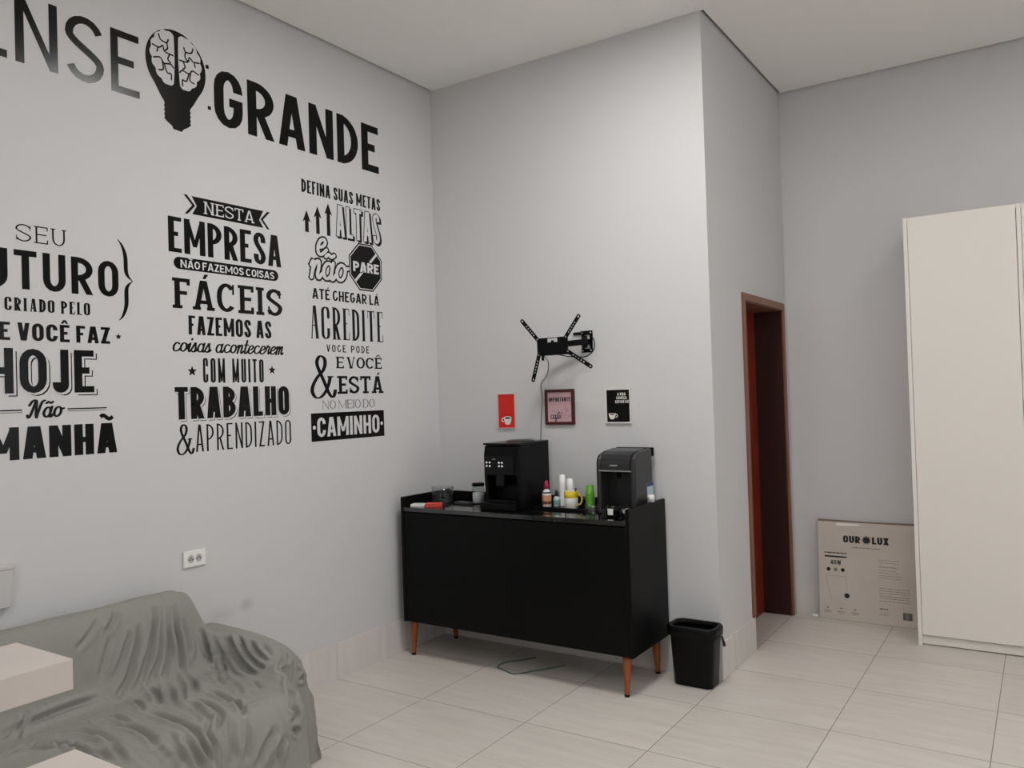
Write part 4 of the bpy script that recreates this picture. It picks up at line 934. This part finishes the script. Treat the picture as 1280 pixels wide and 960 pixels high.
# head plate with its two slots at the top
for (x0, x1, z0, z1) in ((.905, 1.108, 1.776, 1.851), (.905, .974, 1.851, 1.877), (1.04, 1.108, 1.851, 1.878), (.974, 1.04, 1.873, 1.877), (.998, 1.016, 1.851, 1.861)):
    hp.box((x0, PYC-.004, z0), (x1, PYC, z1))
hp.box((.905, PYC, 1.776), (1.108, PYC+.02, 1.781)).box((.96, PYC, 1.79), (1.06, PYC+.03, 1.845))
obj('head_plate', hp, M_BMETAL, tv, bevel=.001)
obj('tilt_knob', MB().lathe((.935, PYC+.006, 1.748), [(0, 0), (.008, 0), (.008, .03), (0, .03)], 12), M_BMETAL, tv)
for (a0, b0, a1, b1) in ((.912, 1.868, .809, 1.984), (1.096, 1.872, 1.183, 1.984), (.918, 1.784, .873, 1.640), (1.106, 1.794, 1.249, 1.702)):
    L_ = math.hypot(a1-a0, b1-b0); ux, uz = (a1-a0)/L_, (b1-b0)/L_; nx, nz = -uz, ux; hw = .0115
    arm = MB()
    def fp(u, v, d_): return (a0+ux*u+nx*v, PYC-.006-d_, b0+uz*u+nz*v)
    # outline with rounded ends, split into strips that leave the slot and the end hole open
    def q(u0, u1, v0, v1): arm.prism([(u0, v0), (u1, v0), (u1, v1), (u0, v1)], fp, -.0018, .0018)
    q(-.012, L_*.2, -hw, hw); q(L_*.2, L_*.78, -hw, -.0038); q(L_*.2, L_*.78, .0038, hw)
    for k in range(6): u = L_*(.2+.58*k/5); q(u-.0045, u+.0045, -.0038, .0038)
    q(L_*.78, L_-.006, -hw, hw); q(L_-.006, L_+.006, -hw, -.0045); q(L_-.006, L_+.006, .0045, hw); arm.prism(arc(L_+.006, 0, hw*.7, hw, -90, 90, 8), fp, -.0018, .0018)
    o = obj('bracket_arm', arm, M_BMETAL, tv, merge=False)
    obj('screw', MB().lathe(fp(.004, 0, .0018), [(0, -.003), (.0045, -.003), (.0055, 0), (0, 0)], 10, 'y'), M_STEEL, o)
# cables
cb = spline([(1.155, -.02, 1.885), (1.185, -.03, 1.86), (1.185, -.035, 1.805), (1.14, -.05, 1.765), (1.05, -.08, 1.768), (.99, -.14, 1.785)], 8)
tag(obj('bracket_cable', MB().tube(cb, .003, 8), M_PLAST, loc=(1.155, -.02, 1.885)), 'black cable looping round the right of the TV bracket', 'cable')
cb = spline([(.93, -.17, 1.775), (.915, -.10, 1.74), (.86, -.02, 1.68), (.835, -.012, 1.65), (.806, -.012, 1.615), (.812, -.012, 1.53), (.80, -.012, 1.40), (.792, -.012, 1.25), (.792, -.012, .98)], 8)
tag(obj('hanging_cable', MB().tube(cb, .0032, 8), flat('cable_grey', (120, 122, 122)), loc=(.93, -.17, 1.775)), 'thin grey cable hanging from the TV bracket behind the coffee machine', 'cable')
cb = spline([(.80, -.16, .004), (.752, -.24, .004), (.69, -.32, .004), (.695, -.405, .004), (.76, -.43, .004), (.83, -.457, .004), (.88, -.42, .004), (.905, -.37, .004), (.94, -.33, .004), (1.02, -.2, .004)], 8)
tag(obj('floor_cable', MB().tube(cb, .0036, 8), flat('cable_green', (70, 96, 90)), loc=(.8, -.16, 0)), 'thin green cable looped on the floor under the sideboard', 'cable')

# ------------------------------------------------------------------ posters
def poster(name, lab, x0, x1, z0, z1, fw, fm, pm, dep=.012):
    t = thing(name, lab, 'poster', ((x0+x1)/2, 0, z0), 'small coffee posters on the back wall')
    mb = MB(); y0, y1 = -dep, -.0005
    mb.box((x0, y0, z0), (x1, y1, z0+fw)).box((x0, y0, z1-fw), (x1, y1, z1)).box((x0, y0, z0+fw), (x0+fw, y1, z1-fw)).box((x1-fw, y0, z0+fw), (x1, y1, z1-fw))
    obj('frame', mb, fm, t, bevel=.001)
    p = obj('print', MB().box((x0+fw, -dep*.6, z0+fw), (x1-fw, -.001, z1-fw)), pm, t)
    return t, p, dep*.6
def cup_shape(cx, cz, w, h):
    return [(cx-w/2, cz+h*.5), (cx+w/2, cz+h*.5), (cx+w*.46, cz+h*.1), (cx+w*.33, cz-h*.35), (cx+w*.15, cz-h*.5), (cx-w*.15, cz-h*.5), (cx-w*.33, cz-h*.35), (cx-w*.46, cz+h*.1)]
M_PWHITE = flat('poster_white', (226, 222, 216)); M_FWHITE = flat('frame_white', (214, 212, 208))
t, p, dp = poster('red_poster', 'bright red poster with a white coffee cup, left of the three on the back wall', .478, .612, 1.345, 1.566, .006, flat('frame_pale', (206, 190, 182)), flat('poster_red', (206, 32, 26)))
def fpz(dp): return lambda u, v, d_: (u, -dp-d_, v)
f_ = fpz(dp)
decal('cup_motif', [cup_shape(.552, 1.392, .058, .044), arc(.552, 1.414, .029, .009, 0, 345, 22)], M_PWHITE, p, f_, 0)
g = G(.007, .007); g.stroke(arc(.519, 1.4, .011, .011, 60, 300, 10)); decal('cup_handle', g.p, M_PWHITE, p, f_, 0)
decal('coffee', [arc(.552, 1.412, .021, .0055, 0, 345, 22)], M_INK, p, f_, 1)
t, p, dp = poster('pink_poster', 'pink poster in a dark red frame reading café, middle of the three', .83, 1.03, 1.368, 1.58, .018, flat('frame_maroon', (74, 22, 22), .35), flat('poster_pink', (206, 168, 172)), .016)
f_ = fpz(dp)
decal('lettering', text('IMPORTANTE', .856, 1.004, 1.506, 1.532, .19, .15, sp=.13), M_INK, p, f_, 0, 'dark capitals')
decal('script_lettering', script('café', .862, 1.402, .026, .935, .2, .13, .3), M_INK, p, f_, 0, 'handwritten word café')
decal('rule', [[(.862, 1.448), (.93, 1.448), (.93, 1.4495), (.862, 1.4495)], [(.86, 1.49), (1.0, 1.49), (1.0, 1.4912), (.86, 1.4912)]], flat('ink_mauve', (150, 116, 122)), p, f_, 0)
M_MAUVE = flat('motif_mauve', (158, 126, 134))
g = G(.003, .003); g.stroke(arc(.972, 1.425, .022, .02, 180, 360, 14)+[(.95, 1.425)]); g.stroke(arc(.997, 1.423, .008, .008, 100, -100, 10))
g.stroke([(.97+.009*math.sin(k*.8), 1.442+.005*k) for k in range(9)]); g.stroke([(.985+.009*math.sin(k*.8+.5), 1.442+.004*k) for k in range(8)])
decal('cup_motif', g.p, M_MAUVE, p, f_, 0)
t, p, dp = poster('black_poster', 'black poster in a thin white frame, right of the three on the back wall', 1.235, 1.396, 1.373, 1.574, .0085, M_FWHITE, mat('poster_black', (5, 5, 5), rough=.4, spec=.2))
f_ = fpz(dp)
for txt, u0, u1, v in (('A VIDA', 1.312, 1.364, 1.532), ('COMEÇA', 1.306, 1.37, 1.511), ('DEPOIS DO', 1.298, 1.382, 1.489)):
    decal('lettering', text(txt, u0, u1, v, v+.0165, .2, .17, sp=.13), M_PWHITE, p, f_, 0, 'white capitals '+txt)
decal('cup_motif', [cup_shape(1.276, 1.414, .044, .034)], M_PWHITE, p, f_, 0)
g = G(.005, .005); g.stroke(arc(1.301, 1.417, .008, .008, 110, -110, 10)); decal('cup_handle', g.p, M_PWHITE, p, f_, 0)
decal('coffee', [arc(1.276, 1.425, .015, .0035, 0, 345, 18)], M_INK, p, f_, 1)

# ------------------------------------------------------------------ socket, wall box
sk = thing('wall_socket', 'white double socket plate on the left wall above the sofa', 'socket', (0, -1.868, .80))
obj('plate', MB().box((.0005, -1.926, .797), (.011, -1.808, .873)), M_WPLAST, sk, bevel=.003)
for y in (-1.889, -1.847):
    hexa = [(y-.018, .835), (y-.008, .852), (y+.008, .852), (y+.018, .835), (y+.008, .818), (y-.008, .818)]
    o = obj('outlet', MB().prism(hexa, lambda u, v, d_: (d_, u, v), .0111, .0128), M_GREYP, sk)
    for dy, dz in ((-.008, -.003), (.008, -.003), (0, .005)): obj('hole', MB().lathe((.0132, y+dy, .835+dz), [(0, .0004), (.0032, .0004), (.0032, -.0004)], 10, 'x'), M_INK, o)
wb = thing('wall_box', 'pale grey box fixed to the left wall, cut by the photo edge above the sofa', 'wall box', (0, -2.8, .80))
mb = MB(); i0 = [(.0, -2.93, .80), (.026, -2.93, .80), (.026, -2.685, .80), (0, -2.675, .80), (0, -2.935, .945), (.034, -2.935, .945), (.034, -2.67, .945), (0, -2.66, .945)]
mb.v += i0; mb.f += [(0, 3, 2, 1), (4, 5, 6, 7), (0, 1, 5, 4), (1, 2, 6, 5), (2, 3, 7, 6), (3, 0, 4, 7)]
obj('body', mb, M_WBOX, wb, bevel=.003)
obj('lip', MB().box((.0005, -2.94, .9455), (.036, -2.665, .962)), M_WBOX, wb, bevel=.003)

# ------------------------------------------------------------------ waste bin
wbn = thing('waste_bin', 'slim black plastic waste bin with bail handle beside the sideboard', 'bin', (1.75, -.1, 0))
def rrect(cx, cy, hx, hy, r, z, n=6):
    out = []
    for (sx, sy, a0) in ((1, 1, 0), (-1, 1, 90), (-1, -1, 180), (1, -1, 270)):
        for k in range(n+1):
            t = math.radians(a0+90*k/n); out.append((cx+sx*(hx-r)+r*math.cos(t), cy+sy*(hy-r)+r*math.sin(t), z))
    return out
bx, by = 1.77, -.108
rows = [rrect(bx, by, .03, .02, .01, .003), rrect(bx, by, .102, .066, .03, .0025), rrect(bx, by, .106, .07, .034, .008), rrect(bx, by, .122, .082, .042, .275),
        rrect(bx, by, .122, .082, .042, .279), rrect(bx, by, .118, .078, .04, .279), rrect(bx, by, .102, .066, .03, .012), rrect(bx, by, .03, .02, .01, .011)]
obj('body', MB().grid(rows, closed_v=True), M_PLAST, wbn)
rows = [rrect(bx, by, .1235, .0835, .043, .262), rrect(bx, by, .134, .092, .05, .264), rrect(bx, by, .136, .094, .052, .30), rrect(bx, by, .131, .089, .048, .312), rrect(bx, by, .114, .074, .04, .312), rrect(bx, by, .112, .072, .038, .285), rrect(bx, by, .1165, .0765, .042, .281)]
obj('rim', MB().grid(rows, closed_v=True), M_PLAST, wbn)
hb = spline([(bx+.137, by+.02, .262), (bx+.15, by+.005, .242), (bx+.16, by-.008, .222)], 5)
obj('handle', MB().tube(hb, [.006]*6+[.008]*4+[.009], 10), M_GLOSS, wbn)

# ------------------------------------------------------------------ lamp carton leaning at the far wall
cbx = thing('carton', 'flat white lamp carton leaning on the far wall beside the wardrobe', 'box', (2.36, 1.47, 0))
BX0, BX1, BH, lean = 2.046, 2.668, .642, math.radians(3.2)
def fc(u, v, d_):   # u = X, v = up the carton face, d_ = out of the face
    return (u, 1.446+v*math.sin(lean)-d_*math.cos(lean), .0012+v*math.cos(lean)-d_*math.sin(lean)+.0)
mb = MB(); mb.prism([(BX0, 0), (BX1, 0), (BX1, BH), (BX0, BH)], fc, -.042, 0)
obj('box', mb, M_CARD, cbx, bevel=.002)
mb = MB(); mb.prism([(BX0+.002, BH-.008), (BX1-.002, BH-.006), (BX1-.002, BH+.006), (2.35, BH+.002), (BX0+.002, BH+.008)], fc, -.040, -.004)
obj('flap', mb, M_CARDB, cbx, label='dark open edge flap')
obj('tear', MB().prism([(2.16, BH-.022), (2.3, BH-.019), (2.32, BH-.008), (2.17, BH-.006)], fc, .0003, .0008), M_WPLAST, cbx)
def fcd(u, v, d_): return fc(u, v, d_)
def cdec(name, polys, m=M_INK, layer=0, label=None): return decal(name, polys, m, cbx, fcd, layer, label)
cdec('brand_lettering', text('OUR', 2.206, 2.313, .51, .556, .3, .24, sp=.1, q=1), label='black letters OUR'); cdec('brand_lettering', text('LUX', 2.384, 2.484, .51, .556, .3, .24, sp=.1), label='black letters LUX')
sun = [arc(2.35, .534, .021, .021, 0, 345, 20)]
for k in range(14):
    t = 2*PI*k/14; r0, r1, hw = .02, .039 if k % 2 else .033, .14
    sun.append([(2.35+r0*math.cos(t-hw), .534+r0*math.sin(t-hw)), (2.35+r0*math.cos(t+hw), .534+r0*math.sin(t+hw)), (2.35+r1*math.cos(t+.2), .534+r1*math.sin(t+.2))])
cdec('sun_emblem', sun, label='black sun emblem')
rng = random.Random(3)
def dashes(u0, u1, v, h, m=M_INKG, gap=.006):
    out = []; u = u0
    while u < u1:
        l = min(rng.uniform(.008, .03), u1-u); out.append([(u, v), (u+l, v), (u+l, v+h), (u, v+h)]); u += l+gap*.6
    return out
cdec('small_print', dashes(2.26, 2.43, .478, .006), M_INKG)
cdec('small_print', dashes(2.087, 2.225, .434, .007)); cdec('small_print', [[(2.087, .408), (2.225, .408), (2.225, .418), (2.087, .418)]])
cdec('wattage', text('40W', 2.123, 2.19, .36, .39, .2, .18, sp=.14), label='black characters 40W')
for u in (2.11, 2.155, 2.2): cdec('symbol', [arc(u, .328, .0125, .0125, 0, 345, 18)], M_INK if u != 2.155 else M_INKG)
cdec('panel_drawing', [[(2.09, .285), (2.215, .285), (2.215, .2865), (2.09, .2865)], [(2.09, .285), (2.0915, .285), (2.124, .13), (2.122, .13)], [(2.214, .285), (2.2155, .285), (2.225, .19), (2.2235, .19)]], M_INKG)
cdec('symbol', [arc(2.222, .162, .0165, .0165, 0, 345, 20)])
for k in range(3): cdec('symbol', [arc(2.1+.085*k, .075, .007, .007, 0, 330, 10)], M_INKG); cdec('small_print', dashes(2.075+.085*k, 2.125+.085*k, .052, .005)+dashes(2.08+.085*k, 2.12+.085*k, .042, .004), M_INKG)
for v, u1 in ((.41, 2.54), (.394, 2.54), (.366, 2.53), (.345, 2.52), (.33, 2.54), (.312, 2.56), (.297, 2.55)): cdec('small_print', dashes(2.42, u1, v, .003 if v != .366 else .005), M_INKG)
for v in (.23, .215, .2, .182, .168, .15): cdec('small_print', dashes(2.42, 2.6, v, .004), M_INKG)
cdec('small_print', dashes(2.42, 2.47, .098, .006), M_INK); cdec('small_print', dashes(2.42, 2.48, .075, .003)+dashes(2.42, 2.47, .062, .003), M_INKG)
bcd = []; u = 2.556
while u < 2.612:
    l = rng.choice((.0015, .0025, .004)); bcd.append([(u, .045), (u+l, .045), (u+l, .092), (u, .092)]); u += l+rng.choice((.001, .0015))
cdec('barcode', bcd)
tag(packet('cardboard_scrap', (2.012, 1.47, .001), .018, .014, .012, .4, M_WPLAST, '', ''), 'small white scrap on the floor at the left foot of the carton', 'scrap')

# ------------------------------------------------------------------ wardrobe
WX0, WX1, WY0, WY1, WH = 2.681, 3.83, 1.118, 1.52, 2.537
wd = thing('wardrobe', 'tall plain white wardrobe standing on the far wall at the right', 'wardrobe', ((WX0+WX1)/2, 1.3, 0))
xs = [WX0, 3.256, WX1-.022]
for x in xs: obj('side_panel', MB().box((x, WY0, .0), (x+.022, WY1, WH)), M_WHITE, wd, bevel=.001)
obj('top_panel', MB().box((WX0+.022, WY0+.004, WH-.022), (WX1-.022, WY1, WH-.001)), M_WHITE, wd)
obj('back_panel', MB().box((WX0+.022, WY1-.012, .06), (WX1-.022, WY1-.001, WH-.022)), M_WHITE, wd)
for a, b2 in zip(xs, xs[1:]):
    obj('door', MB().box((a+.024, WY0+.001, .062), (b2-.003, WY0+.019, WH-.002 if a == xs[0] else WH-.004)), M_WHITE, wd, bevel=.001)
    obj('plinth', MB().box((a+.022, WY0+.02, .006), (b2, WY0+.038, .055)), M_WHITE, wd)

# ------------------------------------------------------------------ white tables at the lower left
ct = thing('console_table', 'narrow white thick-topped table in front of the sofa, cut by the left photo edge', 'table', (1.07, -3.7, 0))
obj('tabletop', MB().box((.923, -4.4, .82), (1.218, -3.078, .90)), M_TABLE, ct, bevel=.002)
for y in (-4.36, -3.86): obj('leg', MB().box((.94, y, 0), (1.2, y+.03, .8195)), M_TABLE, ct, bevel=.002)
dk = thing('desk', 'white desk whose corner pokes into the bottom left of the photo', 'desk', (2.0, -3.5, 0))
obj('desktop', MB().box((1.423, -3.85, .722), (2.6, -3.185, .75)), M_TABLE, dk, bevel=.002)
for x, y in ((1.46, -3.25), (2.52, -3.25), (1.46, -3.82), (2.52, -3.82)): obj('leg', MB().box((x, y, 0), (x+.045, y+.045, .7215)), M_GREYP, dk, bevel=.002)
